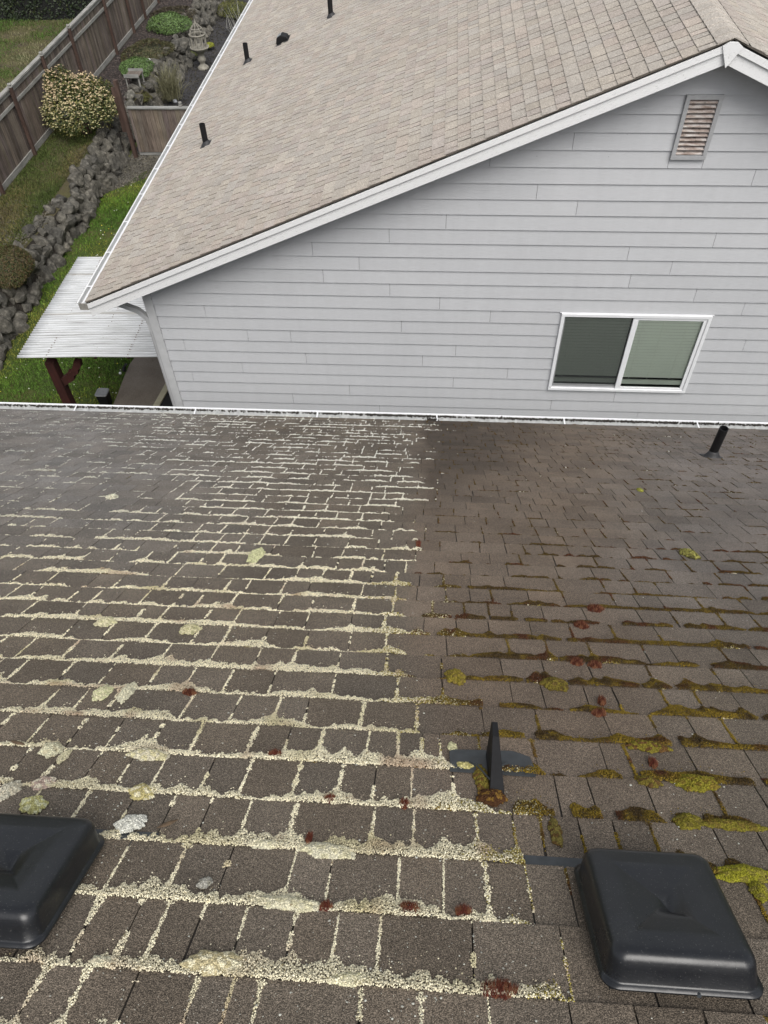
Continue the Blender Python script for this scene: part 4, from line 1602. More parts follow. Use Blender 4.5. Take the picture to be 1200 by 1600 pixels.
# right fixed sash frame, broad
sf = MB()
ys0, ys1 = YW - .018, YW + .012
xr0, xr1 = xm - .005, x1 - fw - .001
zz0, zz1 = z0 + fw + .001, z1 - fw - .001
sw = .052
sf.box(xr0, xr1, ys0, ys1, zz1 - sw * .7, zz1)
sf.box(xr0, xr1, ys0, ys1, zz0, zz0 + sw * .6)
sf.box(xr0, xr0 + sw + .015, ys0, ys1, zz0 + sw * .6, zz1 - sw * .7)
sf.box(xr1 - sw * .8, xr1, ys0, ys1, zz0 + sw * .6, zz1 - sw * .7)
bevel(sf.build('sash', M_WHITE, window), .003)
sf = MB()
xl0, xl1 = x0 + fw + .001, xr0 - .001
yl0, yl1 = YW + .014, YW + .034
s2 = .022
sf.box(xl0, xl1 + .03, yl0, yl1, zz1 - s2, zz1)
sf.box(xl0, xl1 + .03, yl0, yl1, zz0, zz0 + s2 * 1.6)
sf.box(xl0, xl0 + s2, yl0, yl1, zz0 + s2, zz1 - s2)
sf.build('sash', M_WHITE, window)
mk('pane', [(xr0 + sw, YW - .004, zz0 + .01), (xr1 - .02, YW - .004, zz0 + .01), (xr1 - .02, YW - .004, zz1 - .01), (xr0 + sw, YW - .004, zz1 - .01)], [[0, 1, 2, 3]], M_GLASS, window)
mk('pane', [(xl0 + .01, YW + .024, zz0 + .01), (xl1, YW + .024, zz0 + .01), (xl1, YW + .024, zz1 - .01), (xl0 + .01, YW + .024, zz1 - .01)], [[0, 1, 2, 3]], M_GLASS, window)
mk('insect_screen', [(xl0 + .004, YW + .002, zz0 + .008), (xl1, YW + .002, zz0 + .008), (xl1, YW + .002, zz1 - .005), (xl0 + .004, YW + .002, zz1 - .005)], [[0, 1, 2, 3]], M_SCREEN, window)
m = MB()
m.box(xl0, xl0 + .007, YW - .004, YW + .006, zz0, zz1)
m.box(xl0, xl1, YW - .004, YW + .006, zz0 + .012, zz0 + .026)
m.build('screen_frame', M_VENTF, window)
# blinds
for (bx0, bx1, yy) in ((xl0 + .02, xl1 - .004, YW + .038), (xr0 + sw + .004, xr1 - .035, YW + .022)):
    sl_ = MB()
    zc = zz1 - .025
    zbot = zz0 + .165
    while zc > zbot:
        sl_.hexa([(bx0, yy, zc - .022), (bx1, yy, zc - .022), (bx1, yy + .012, zc + .012), (bx0, yy + .012, zc + .012),
                  (bx0, yy + .0015, zc - .0215), (bx1, yy + .0015, zc - .0215), (bx1, yy + .0135, zc + .0125), (bx0, yy + .0135, zc + .0125)])
        zc -= .0455
    for f in (.12, .42, .78):
        xx = bx0 + (bx1 - bx0) * f
        sl_.box(xx, xx + .003, yy - .003, yy - .001, zbot - .01, zz1)
    sl_.build('blind_slats', M_BLIND, window, kind='stuff')
    MB().box(bx0, bx1, yy - .002, yy + .016, zbot - .105, zbot - .038).build('bottom_rail', M_BLIND, window)
MB().box(x0 + .02, x1 - .02, YW + .075, YW + .08, z0 + .02, z1 - .02).build('room_backing', M_DARK, window)
# wall opening: the plain wall sheet behind the siding is cut where the window sits
import bmesh
bm = bmesh.new()
bm.from_mesh(wall2.data)
bm.faces.ensure_lookup_table()
bmesh.ops.delete(bm, geom=[bm.faces[0]], context='FACES_ONLY')
bm.to_mesh(wall2.data)
bm.free()
yy = YW + .03


def patch(x0_, x1_, z0_, z1_):
    pass


ox0, ox1, oz0, oz1 = x0 + .01, x1 - .01, z0 + .01, z1 - .01
V = [(XL, yy, 0), (XRW, yy, 0), (XRW, yy, zt_l), (RXN, yy, RZN - .05), (XL, yy, zt_l), (ox0, yy, oz0), (ox1, yy, oz0), (ox1, yy, oz1), (ox0, yy, oz1)]
mk('sheathing', V, [[0, 1, 6, 5], [1, 2, 7, 6], [2, 3, 8, 7], [3, 4, 8], [4, 0, 5, 8]], M_DECK, nb)
# head flashing under the siding
MB().box(x0 - .02, x1 + .02, YW - .012, YW + .02, z1 + .001, z1 + .006).build('head_flashing', M_WHITE, window)

# gable vent ---------------------------------------------------------
x0, x1, z0, z1 = VEN
m = MB()
f = .042
yo = YW - .032
yb_ = YW + .028
m.box(x0, x1, yo, yb_, z1 - f, z1)
m.box(x0, x1, yo, yb_, z0, z0 + f)
m.box(x0, x0 + f, yo, yb_, z0 + f, z1 - f)
m.box(x1 - f, x1, yo, yb_, z0 + f, z1 - f)
gv = m.build('gable_vent', M_VENTF, nb, label='tall grey framed louvred vent with dirty brown slats under the gable peak')
bevel(gv, .002)
MB().box(x0 + f, x1 - f, YW + .022, YW + .027, z0 + f, z1 - f).build('backing', M_DARK, gv)
nl = 12
for i in range(nl):
    zc = z0 + f + (i + .5) * (z1 - z0 - 2 * f) / nl
    ya, yc = YW - .026, YW + .016
    dz = .013
    sag = random.uniform(-.004, .004)
    MB().hexa([(x0 + f, ya, zc - dz), (x1 - f, ya + .002, zc - dz + sag), (x1 - f, yc, zc + dz * .7 + sag), (x0 + f, yc, zc + dz * .7),
               (x0 + f, ya, zc - dz + .006), (x1 - f, ya + .002, zc - dz + .006 + sag), (x1 - f, yc, zc + dz * .7 + .006 + sag), (x0 + f, yc, zc + dz * .7 + .006)]).build('louver', M_LOUV, gv)


# pipes on the neighbour's roof
def nroof(x, y):
    d = ray(x, y)
    t = ((RZN - CZ) - TN * RXN) / (d[2] - TN * d[0])
    return np.array([d[0] * t, d[1] * t, CZ + d[2] * t])


for q, lab in (((322, 226), 'black vent pipe nearest the eave, lowest on the tan roof'), ((387, 97), 'black vent pipe near the eave, middle one up the tan roof'), ((517, 26), 'black vent pipe highest up the tan roof at the top of the picture')):
    vent_pipe(nroof(*q), SLL.N, .043, .30, nb, lab)
# low square vent on the neighbour's roof
P0 = nroof(443, 64)
m = MB()
e1, e2, nn = SLL.U, SLL.D, SLL.N
pr_ = [(-.11, .004), (.11, .004), (.12, .03), (.07, .105), (-.02, .115), (-.10, .06)]
V = []
for s_ in (-.10, .10):
    for a, h in pr_:
        V.append(tuple(P0 + e1 * s_ + e2 * a + nn * h))
n = len(pr_)
m.add(V, [list(range(n)), list(range(n, 2 * n))[::-1]] + [[i, n + i, n + (i + 1) % n, (i + 1) % n] for i in range(n)])
bv = m.build('hooded_vent', M_PIPE, nb, label='small black hooded vent between the pipes on the tan roof')
bevel(bv, .01)
m = MB()
m.hexa([tuple(P0 + e1 * a + e2 * c + nn * h) for h in (.003, .008) for a, c in ((-.16, -.16), (.16, -.16), (.16, .16), (-.16, .16))])
m.build('flashing', M_RUB, bv)
m = MB()
m.hexa([tuple(P0 + e1 * a + e2 * c + nn * h) for (c, h) in ((-.015, .1165), (.065, .1075)) for a in (-.07, .07)] +
       [tuple(P0 + e1 * a + e2 * c + nn * h) for (c, h) in ((-.015, .1185), (.065, .1095)) for a in (-.07, .07)])
m.build('cap_plate', plain('dull silver', (.35, .36, .37), .4, .1, 20), bv)

# ------------------------------------------------------------------ PATIO COVER
XC0, XC1 = -6.95, -3.77
zc = lambda x: 2.62 + (x - XC0) * .035
YC0, YC1 = 9.60, 12.74
pc = thing('patio_cover', 'white corrugated patio cover on a red post beside the grey house', 'patio cover', (XC0, YC0, 0))
NS = 5
sh_w = (YC1 - YC0) / NS
pitch = sh_w / 9.5
for s_ in range(NS):
    ya, yb2 = YC0 + s_ * sh_w - (.03 if s_ else 0), YC0 + (s_ + 1) * sh_w
    nseg = int((yb2 - ya) / pitch * 8)
    yy = np.linspace(ya, yb2, nseg + 1)
    xs = np.linspace(XC0 + random.uniform(-.012, .012), XC1, 14)
    V, Cc = [], []
    for j, x in enumerate(xs):
        w1 = .006 * math.sin(x * 3 + s_)
        for y in yy:
            V.append((x, y, zc(x) + .014 * math.cos(2 * math.pi * (y - YC0) / pitch) + w1 + .0045 * s_ * 0 + (.003 if s_ % 2 else 0)))
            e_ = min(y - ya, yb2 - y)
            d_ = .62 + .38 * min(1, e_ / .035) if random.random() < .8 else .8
            d_ *= .58 + .42 * (.5 + .5 * math.cos(2 * math.pi * (y - YC0) / pitch))  # troughs painted darker so the light and shade of the ridges read
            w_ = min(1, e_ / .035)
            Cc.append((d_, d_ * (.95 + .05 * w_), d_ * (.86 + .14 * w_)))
    n = nseg + 1
    F = [[j * n + i, (j + 1) * n + i, (j + 1) * n + i + 1, j * n + i + 1] for j in range(len(xs) - 1) for i in range(nseg)]
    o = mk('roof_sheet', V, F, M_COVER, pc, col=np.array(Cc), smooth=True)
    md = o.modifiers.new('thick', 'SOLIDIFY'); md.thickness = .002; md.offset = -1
# screws
C = []
for x in (-6.45, -5.62, -5.05, -4.35):
    for i in range(int((YC1 - YC0) / pitch)):
        if random.random() < (.95 if x == -5.05 else .55):
            C.append((x + random.gauss(0, .008), YC0 + i * pitch + pitch, zc(x) + .014))
C = np.array(C)
V, F = granules(C, np.stack([np.full(len(C), .011)] * 2 + [np.full(len(C), .005)], 1), .3)
mk('roof_screws', V, F, plain('rusty screw', (.10, .055, .03), .8, .3, 40), pc, kind='stuff')
for x in (-6.45, -5.62, -5.05, -4.35):
    MB().box(x - .02, x + .02, YC0 + .05, YC1 - .05, zc(x) - .065, zc(x) - .013).build('purlin', M_REDWOOD, pc)
for y in (YC0 + .26, YC1 - .25):
    MB().bar((XC0 + .2, y, zc(XC0 + .2) - .105), (XC1, y, zc(XC1) - .105), .06, .08).build('beam', M_REDWOOD, pc)
yp = YC0 + .20
bevel(MB().box(-6.60, -6.44, yp - .08, yp + .08, 0, 2.42).build('post', M_REDWOOD, pc), .006)
bevel(MB().box(-3.95, -3.80, YC1 - .33, YC1 - .17, 0, 2.42).build('post', M_REDWOOD, pc), .006)
# shaped brace
pr_ = [(-6.445, 1.90), (-6.445, 2.06), (-6.30, 2.16), (-6.27, 2.22), (-6.22, 2.21), (-6.13, 2.36), (-6.08, 2.46), (-5.98, 2.44), (-5.99, 2.34), (-6.07, 2.27), (-6.10, 2.18), (-6.19, 2.14), (-6.20, 2.06)]
V = [(x, yp - .05, z) for x, z in pr_] + [(x, yp + .05, z) for x, z in pr_]
n = len(pr_)
mk('brace', V, [list(range(n)), list(range(n, 2 * n))[::-1]] + [[i, n + i, n + (i + 1) % n, (i + 1) % n] for i in range(n)], M_REDWOOD, pc)

# ------------------------------------------------------------------ YARD THINGS
# bin
P0 = on_z(167, 632)
bn = thing('lidded_bucket', 'small black bucket with a rounded grey lid on the grass beside the concrete patio', 'bucket', P0)
zb = .33
m = MB()
for (h, s_) in ((0.0, .098), (zb, .118)):
    pass
V, F = [], []
rg = [(.0, .100), (.30, .118), (.305, .124), (.32, .124)]
for h, s_ in rg:
    for a, c in rrect(s_, s_, .04, 5):
        V.append((P0[0] + a, P0[1] + c, h))
N = 20
for i in range(3):
    F += [[i * N + k, i * N + (k + 1) % N, (i + 1) * N + (k + 1) % N, (i + 1) * N + k] for k in range(N)]
mk('body', V, F, M_PIPE, bn, smooth=False)
V, F = [], []
rg = [(.321, .128), (.335, .129), (.345, .122), (.349, .10), (.343, .094), (.342, .03)]
for h, s_ in rg:
    for a, c in rrect(s_, s_, min(.05, s_), 5):
        V.append((P0[0] + a, P0[1] + c, h))
for i in range(len(rg) - 1):
    F += [[i * N + k, i * N + (k + 1) % N, (i + 1) * N + (k + 1) % N, (i + 1) * N + k] for k in range(N)]
F.append([(len(rg) - 1) * N + k for k in range(N)])
mk('lid', V, F, M_BIN, bn, smooth=True)
# solar stake light and white ball
P0 = on_z(198, 583)
sl2 = thing('garden_spotlight', 'small black garden spotlight on a stake at the concrete edge', 'garden light', P0)
MB().tube([P0, P0 + [0, 0, .10]], .008, 8).build('stake', M_PIPE, sl2)
MB().tube([P0 + [-.03, -.05, .09], P0 + [-.02, .02, .14], P0 + [-.015, .05, .16]], [.032, .040, .022], 10).build('lamp_head', M_PIPE, sl2)
MB().box(P0[0] - .03, P0[0] + .03, P0[1] + .06, P0[1] + .13, .15, .162).build('solar_panel', M_PIPE, sl2)
P0 = on_z(188, 583, .03)
V, F = granules(np.array([[0, 0, 0.0]]), np.array([.035]), .05)
o = mk('white_stone', V, F, M_WHITE, smooth=True); o.location = tuple(P0)
tag(o, 'small white round stone on the grass beside the black garden spotlight', 'stone')
# cream edged board with black mat at the house corner
A = on_z(240, 634, .08); B = on_z(263, 593, .08)
dirv = (B - A) / np.linalg.norm(B - A)
rt_ = np.array([dirv[1], -dirv[0], 0])
m = MB()
A2 = A - dirv * .8
m.hexa([tuple(p) for h in (.062, .11) for p in (A2 + [0, 0, h - .08], A2 + rt_ * .13 + [0, 0, h - .08], B + rt_ * .13 + [0, 0, h - .08], B + [0, 0, h - .08])])
cb = m.build('door_threshold', M_CREAM)
tag(cb, 'long cream painted board edging the black mat by the grey house corner', 'board')
bevel(cb, .006)
m = MB()
m.hexa([tuple(p) for h in (.062, .085) for p in (A2 + rt_ * .135 + [0, 0, h - .08], A2 + rt_ * 1.0 + [0, 0, h - .08], B - dirv * .15 + rt_ * 1.0 + [0, 0, h - .08], B - dirv * .15 + rt_ * .135 + [0, 0, h - .08])])
o = m.build('black_mat', M_DARK)
tag(o, 'black mat on the concrete between the cream board and the grey house', 'mat')

# fences -----------------------------------------------------------------
XF = -11.77


def fence(root, p0, p1, zb, zt, post_at, label_rail, extra_rail=True, bw=.135):
    p0, p1 = np.array(p0, float), np.array(p1, float)
    L = np.linalg.norm(p1 - p0)
    d = (p1 - p0) / L
    nrm = np.array([d[1], -d[0]])        # towards the viewer side
    al = M_FRAIL if abs(d[1]) > .5 else M_FRAILX
    def B_(s0, s1, o0, o1, za, zb_, name, mat, c=(1, 1, 1), **k):
        P_ = [(*(p0 + d * s + nrm * o), z) for z in (za, zb_) for s, o in ((s0, o0), (s1, o0), (s1, o1), (s0, o1))]
        return MB().hexa(P_, c).build(name, mat, root, **k)
    s = 0.0
    while s < L:
        g = random.uniform(.62, 1.25)
        w_ = bw * random.uniform(.94, 1.04)
        tint = (g, g * random.uniform(.93, 1.0), g * random.uniform(.86, 1.0))
        B_(s, min(s + w_ - .006, L), -.009 + random.uniform(-.003, .003), .009, zb + .12, zt - .03 + random.uniform(-.008, .004), 'fence_board', M_FBOARD, tint)
        s += w_
    B_(0, L, .0105, .045, zb + .02, zb + .17, 'kick_board', al)
    B_(0, L, -.055, .075, zt - .028, zt + .012, 'top_rail', al)
    B_(0, L, .0105, .048, zt - .13, zt - .0285, 'upper_rail', al, (.8, .8, .8))
    if extra_rail:
        B_(0, L, .0105, .052, zt - .42, zt - .34, 'middle_rail', al)
    for s in post_at:
        po = B_(s - .045, s + .045, .050, .135, zb - .1, zt + .03, 'fence_post', M_FPOST)
        c = (*(p0 + d * s + nrm * .09), 0)
        V, F = [], []
        nn_ = 10
        for (h, r_) in ((zt + .032, .062), (zt + .05, .062), (zt + .062, .03), (zt + .075, .050), (zt + .10, .058), (zt + .125, .045), (zt + .138, .015)):
            for k in range(nn_):
                a = 2 * math.pi * k / nn_
                V.append((c[0] + r_ * math.cos(a), c[1] + r_ * math.sin(a), h))
        F = [[i * nn_ + k, i * nn_ + (k + 1) % nn_, (i + 1) * nn_ + (k + 1) % nn_, (i + 1) * nn_ + k] for i in range(6) for k in range(nn_)]
        mk('post_cap', V, F, M_FRAIL, po, smooth=True)


lf = thing('long_wooden_fence', 'long weathered wooden fence running up the left side behind the boulder wall', 'fence', (XF, 18, .8))
posts = [on_z(*q, .8)[1] for q in ((51, 243), (181, 85), (207, 52), (227, 30), (245, 5))]
py_ = [posts[0] - 4.7, posts[0] - 2.35, posts[0], posts[0] + 2.35, posts[0] + 4.7, posts[1], posts[2], posts[3], posts[4], posts[4] + 2.2, posts[4] + 4.4]
fence(lf, (XF, 14), (XF, 41), .8, 2.60, [p - 14 for p in py_], '')
# the few metres whose slats face the viewer have redder posts; cross fence between the boulder wall and the grey house
cf = thing('cross_fence', 'low wooden fence crossing the path between the boulder wall and the grey house', 'fence', (-9.4, 22.93, 0))
fence(cf, (-4.0, 22.93), (-9.32, 22.93), 0.0, 1.42, [1.6, 3.72], '')
# tall post at its end with a short return
tp = thing('tall_fence_post', 'tall leaning brown post at the left end of the cross fence beside the blossoming shrub', 'post', (-9.42, 22.85, 0))
MB().bar((-9.40, 22.80, 0), (-9.42, 22.83, 2.20), .10, .13, (0, 1, 0)).build('shaft', M_FPOST, tp)
MB().box(-9.62, -9.475, 22.84, 22.87, .75, 2.0).build('side_board', M_FPOST, tp)

# boulders ------------------------------------------------------------------


def boulder_mesh(seed):
    import bmesh as _b
    bm_ = _b.new()
    _b.ops.create_icosphere(bm_, subdivisions=3, radius=1)
    rg_ = np.random.default_rng(seed)
    nr_ = rg_.normal(size=(11, 3)); nr_ /= np.linalg.norm(nr_, axis=1)[:, None]
    dd = .50 + .30 * rg_.random(11)
    for v in bm_.verts:
        p = np.array(v.co)
        k = dd / np.maximum(nr_ @ p, 1e-3)
        k = k[(nr_ @ p) > 0]
        s = min(1.0, k.min()) if len(k) else 1.0
        s *= 1 + .035 * math.sin(p[0] * 9 + seed) * math.sin(p[1] * 8) + .02 * math.sin(p[2] * 17 + p[0] * 13)
        v.co = Vector(p * s)
    me = bpy.data.meshes.new('boulder')
    bm_.to_mesh(me)
    bm_.free()
    a = me.color_attributes.new('Col', 'FLOAT_COLOR', 'POINT')
    g = .8 + .45 * rg_.random()
    c = np.ones((len(me.vertices), 4), np.float32)
    c[:, :3] = np.array([g, g * .985, g * .96])
    a.data.foreach_set('color', c.ravel())
    me.materials.append(M_ROCK)
    return me


BM = [boulder_mesh(s) for s in range(14)]
rw = thing('boulder_wall', 'dry-stacked retaining wall of grey angular boulders between the lawn and the fence', 'retaining wall', (-9.8, 20, 0))
for row, (bx, bz, sz) in enumerate(((-9.76, .08, .205), (-9.88, .32, .20), (-10.00, .56, .20), (-10.14, .78, .15))):
    y = 11.8 + row * .13
    while y < 40:
        sc_ = sz * random.uniform(.72, 1.30)
        if row == 3 and random.random() < .35:
            y += sc_ * 1.2
            continue
        o = bpy.data.objects.new('boulder', random.choice(BM))
        COL.objects.link(o)
        o.parent = rw
        wob = .12 * math.sin(y * .7) + .05 * math.sin(y * 2.1)
        bxx = bx + wob * (.5 + row * .2) + random.uniform(-.06, .06) - max(0, y - 24) * -.012
        o.location = (bxx + 9.8, y - 20, bz + random.uniform(-.05, .05))
        o.rotation_euler = (random.uniform(0, 6.3), random.uniform(0, 6.3), random.uniform(0, 6.3))
        o.scale = (sc_ * random.uniform(1.0, 1.6), sc_ * random.uniform(.9, 1.3), sc_ * random.uniform(1.0, 1.4))
        y += sc_ * random.uniform(1.35, 1.75)
# small stones and white quartz
for px, py, s_, mt, lab in ((232, 98, .17, plain('white quartz', (.62, .62, .60), .7, .15, 12), 'bright white quartz rock on top of the boulder wall'),
                            (242, 100, .15, M_ROCK, 'pale grey rock touching the white quartz rock'),
                            (243, 112, .12, M_ROCK, 'pale grey rock below the white quartz rock'),
                            (205, 150, .20, M_ROCK, 'grey rock in the bark bed behind the cross fence, left of the moss patch'),
                            (203, 163, .16, M_ROCK, 'grey rock right behind the cross fence at its left end')):
    P0 = on_z(px, py, .85)
    me = BM[int(px) % 14].copy()
    me.materials.clear(); me.materials.append(mt)
    if mt is M_ROCK:
        me.color_attributes['Col'].data.foreach_set('color', np.tile(np.array([1.7, 1.7, 1.65, 1], np.float32), len(me.vertices)))
    o = bpy.data.objects.new('garden_rock', me)
    COL.objects.link(o)
    o.location = tuple(P0); o.scale = (s_, s_ * .9, s_ * .8); o.rotation_euler = (px, py, 1)
    tag(o, lab, 'rock')


# foliage ---------------------------------------------------------------------
def leaf_cloud(C, Nn, size, col, shape=.5):
    """one quad leaf per centre, oriented about normal Nn with jitter"""
    n = len(C)
    a = rng.normal(size=(n, 3)); 
    nn = Nn + a * .55
    nn /= np.linalg.norm(nn, axis=1)[:, None]
    t = np.cross(nn, rng.normal(size=(n, 3)))
    t /= np.linalg.norm(t, axis=1)[:, None]
    b_ = np.cross(nn, t)
    s = size * (.6 + .8 * rng.random((n, 1)))
    V = np.stack([C - t * s, C + b_ * s * shape, C + t * s, C - b_ * s * shape], 1).reshape(-1, 3)
    F = np.arange(n * 4).reshape(-1, 4)
    return V, F, np.repeat(col, 4, 0)


def blob_points(n, c, r, lumps=18, lo=.6, flat=None):
    c, r = np.array(c), np.array(r)
    ld = rng.normal(size=(lumps, 3)); ld[:, 2] = abs(ld[:, 2]) * .9 + .05
    ld /= np.linalg.norm(ld, axis=1)[:, None]
    d = rng.normal(size=(n, 3)); d[:, 2] = np.abs(d[:, 2]) - .25 * rng.random(n)
    d /= np.linalg.norm(d, axis=1)[:, None]
    dot = (d @ ld.T).max(1)
    rad = (.80 + .26 * np.clip((dot - .75) / .25, 0, 1)) * (lo + (1 - lo) * rng.random(n) ** .35)
    P_ = c + d * rad[:, None] * r
    return P_, d, rad


# blossoming shrub
sc0 = np.array([-10.62, 22.6, .80])
shrub = thing('blossoming_shrub', 'large rounded shrub with cream and peach blossom in front of the left fence', 'shrub', sc0)
P_, d, rad = blob_points(11000, sc0 + [0, 0, .50], (1.02, 1.10, 1.05), 16, .5)
P2, d2, r2 = blob_points(3500, sc0 + [-.42, .25, 1.05], (.52, .5, .72), 8, .5)
P3, d3, r3 = blob_points(2600, sc0 + [.42, .55, .75], (.55, .55, .62), 8, .5)
P_ = np.concatenate([P_, P2, P3]) + rng.normal(size=(17100, 3)) * .035
P_ = P_[P_[:, 2] > .82]; P_ = P_[vnoise(P_[:, 0] * 4.2 + P_[:, 2] * 3, P_[:, 1] * 4.2 - P_[:, 2] * 2.5) > .30]; d = (P_ - (sc0 + [0, 0, .5])); rr_ = np.linalg.norm(d / [1.0, 1.1, 1.2], axis=1); d /= np.linalg.norm(d, axis=1)[:, None]
n = len(P_)
g = np.array([.048, .066, .020]) * (.6 + .8 * rng.random((n, 1)))
g = np.where(rng.random((n, 1)) < .35, np.array([.16, .15, .045]) * (.7 + .6 * rng.random((n, 1))), g)
V, F, Cc = leaf_cloud(P_, d, .034, g, .45)
mk('foliage', V, F, M_LEAF, shrub, col=Cc)
out_ = (rr_ > .70) & (rng.random(len(P_)) < .5)
Pb = P_[out_][:4200] + d[out_][:4200] * .04
db = d[out_][:4200]
pk = np.clip((Pb[:, 2] - 1.55) / .8 + (rng.random(len(Pb)) - .5) * .8, 0, 1)[:, None]
cb_ = np.array([.40, .37, .19]) * (1 - pk) + np.array([.50, .38, .24]) * pk
cb_ = cb_ * (.65 + .5 * rng.random((len(Pb), 1)))
keep = rng.random(len(Pb)) < (.12 + .62 * np.clip((Pb[:, 2] - 1.0) / 1.1, 0, 1)) * (.35 + 1.0 * vnoise(Pb[:, 0] * 5, Pb[:, 1] * 5 + Pb[:, 2] * 4))
Pb, db, cb_ = Pb[keep], db[keep], cb_[keep]
V, F = granules(Pb, np.stack([.018 + .020 * rng.random(len(Pb))] * 2 + [.016 + .01 * rng.random(len(Pb))], 1), .45, (OCT_V, OCT_F))
mk('blossom', V, F, M_LEAF, shrub, col=np.repeat(cb_, 6, 0), kind='stuff')
m = MB()
for k in range(7):
    a = k * .9
    m.tube([sc0 + [.1 * math.cos(a), .1 * math.sin(a), -.02], sc0 + [.3 * math.cos(a), .3 * math.sin(a), .5], sc0 + [.55 * math.cos(a), .6 * math.sin(a), 1.1]], [.03, .022, .008], 6)
m.build('stems', M_FPOST, shrub)


def bush(name, base, r, n, size, cols, label, cat, blooms=None, shape=.4, lo=.7):
    base = np.array(base, float)
    root = thing(name, label, cat, base)
    P_, d, rad = blob_points(n, base + [0, 0, r[2] * .1], r, 14, lo)
    P_ = P_[P_[:, 2] > base[2] - .02]
    d = P_ - base; d /= (np.linalg.norm(d, axis=1)[:, None] + 1e-6)
    k = rng.integers(0, len(cols), len(P_))
    c = np.array(cols)[k] * (.6 + .8 * rng.random((len(P_), 1)))
    V, F, Cc = leaf_cloud(P_, d, size, c, shape)
    mk('foliage', V, F, M_LEAF, root, col=Cc)
    # dense core keeps soil from showing through
    me_v, me_f = granules(np.array([base + [0, 0, r[2] * .05]]), np.array([[r[0] * .72, r[1] * .72, r[2] * .72]]), .12)
    mk('core', me_v, me_f, plain('shaded twigs', (.03, .035, .015), .95, .4, 14, bump=.03, bscale=25), root, smooth=True)
    return root


P0 = on_z(266, 44, .85)
bush('green_mound_shrub', P0, (.85, .85, .42), 5200, .03, [(.07, .12, .03), (.11, .18, .05), (.13, .20, .08)], 'low bright green mound plant higher up in the bark bed, beside the birdbath', 'shrub')
P0 = on_z(214, 112, .85)
bush('green_mound_shrub', P0, (.62, .75, .34), 4200, .026, [(.07, .12, .03), (.10, .17, .05), (.14, .22, .08)], 'low bright green mound plant nearer the cross fence, behind the blossoming shrub', 'shrub')
P0 = on_z(232, 82, .82)
bush('creeping_groundcover', P0, (.95, 1.3, .16), 5200, .03, [(.07, .075, .03), (.095, .075, .04), (.06, .06, .03)], 'flat brown-green creeping plant between the two green mounds', 'shrub')
P0 = on_z(270, 24, .82)
bush('creeping_groundcover', P0, (.9, 1.0, .14), 3500, .03, [(.06, .05, .035), (.07, .06, .035)], 'dull brown creeping plant above the upper green mound by the top edge', 'shrub')
P0 = on_z(16, 428, .72)
bush('rusty_heather', P0, (.62, .72, .52), 9000, .030, [(.06, .065, .018), (.09, .055, .025), (.045, .055, .015), (.11, .08, .04)], 'dense rusty green heather mound spilling over the boulder wall at the left edge', 'heather', shape=.2, lo=.82)
P0 = on_z(268, 152, .25)
root = thing('broom_plant', 'wispy grey-green broom plant in front of the boulders behind the cross fence', 'shrub', P0)
m = MB()
for k in range(260):
    a = random.uniform(0, 6.28); l_ = random.uniform(.35, 1.0); sp = random.uniform(.1, .6)
    q = P0 + np.array([random.gauss(0, .16), random.gauss(0, .16), 0])
    t1 = q + np.array([math.cos(a) * sp * .4, math.sin(a) * sp * .4, l_ * .6])
    t2 = q + np.array([math.cos(a) * sp, math.sin(a) * sp, l_])
    g = random.uniform(.7, 1.3)
    m.tube([q, t1, t2], [.006, .007, .003], 3, c=(.13 * g, .125 * g, .07 * g))
m.build('sprigs', M_LEAF, root)
for px, py, r_, cols, lab in ((327, 72, .20, [(.26, .27, .03), (.2, .22, .03)], 'small lime yellow moss clump on the path beside the birdbath'),
                              (310, 33, .22, [(.20, .22, .04), (.12, .15, .04)], 'yellow-green moss clump among the boulders above the birdbath'),
                              (300, 86, .24, [(.10, .11, .03), (.07, .08, .03)], 'olive moss clump at the boulder foot left of the birdbath pedestal'),
                              (222, 155, .34, [(.08, .085, .02), (.07, .06, .02)], 'dark moss patch right behind the left end of the cross fence'),
                              (366, 20, .75, [(.16, .17, .03), (.10, .10, .03)], 'yellow-green moss bank at the top end of the path by the roof edge')):
    P0 = on_z(px, py, .15 if px not in (222,) else .5)
    bush('moss_clump', P0, (r_, r_, r_ * .55), int(700 + 2600 * r_), .022, cols, lab, 'moss')
P0 = on_z(378, 58, 0)
root = thing('dead_branch', 'bare dead branch sticking up beside the path near the roof edge', 'branch', P0)
m = MB()
for k in range(14):
    a = random.uniform(2.2, 4.2); l_ = random.uniform(.4, 1.2)
    q = P0 + np.array([random.gauss(0, .25), random.gauss(0, .2), 0])
    m.tube([q, q + np.array([math.cos(a) * .2, random.gauss(0, .15), l_ * .6]), q + np.array([math.cos(a) * .35, random.gauss(0, .3), l_])], [.018, .012, .004], 5, c=(1, 1, 1))
m.build('twigs', M_FRAIL, root)

# hedge beyond the fence
hy = on_z(60, 33, .8)[1]
hd = thing('dark_hedge', 'dark clipped evergreen hedge at the back of the lawn beyond the long fence', 'hedge', (-17, hy + 1, .8))
n = 26000
hx = -23 + 11.2 * rng.random(n)
face = rng.random(n)
hyy = np.where(face < .6, hy + .10 * rng.random(n) + .15 * vnoise(hx * 2, rng.random(n) * 4), hy + 2.2 * rng.random(n))
hz = np.where(face < .6, .8 + 2.1 * rng.random(n), 2.75 + .2 * rng.random(n))
Pn = np.stack([hx, hyy, hz], 1)
dn = np.where((face < .6)[:, None], np.array([[0, -1, .3]]), np.array([[0, -.2, 1]]))
c = np.array([.016, .026, .010]) * (.5 + 1.0 * rng.random((n, 1)))
c = np.where(rng.random((n, 1)) < .12, np.array([.035, .045, .012]), c)
V, F, Cc = leaf_cloud(Pn, dn, .05, c, .5)
mk('foliage', V, F, M_LEAF, hd, col=Cc)
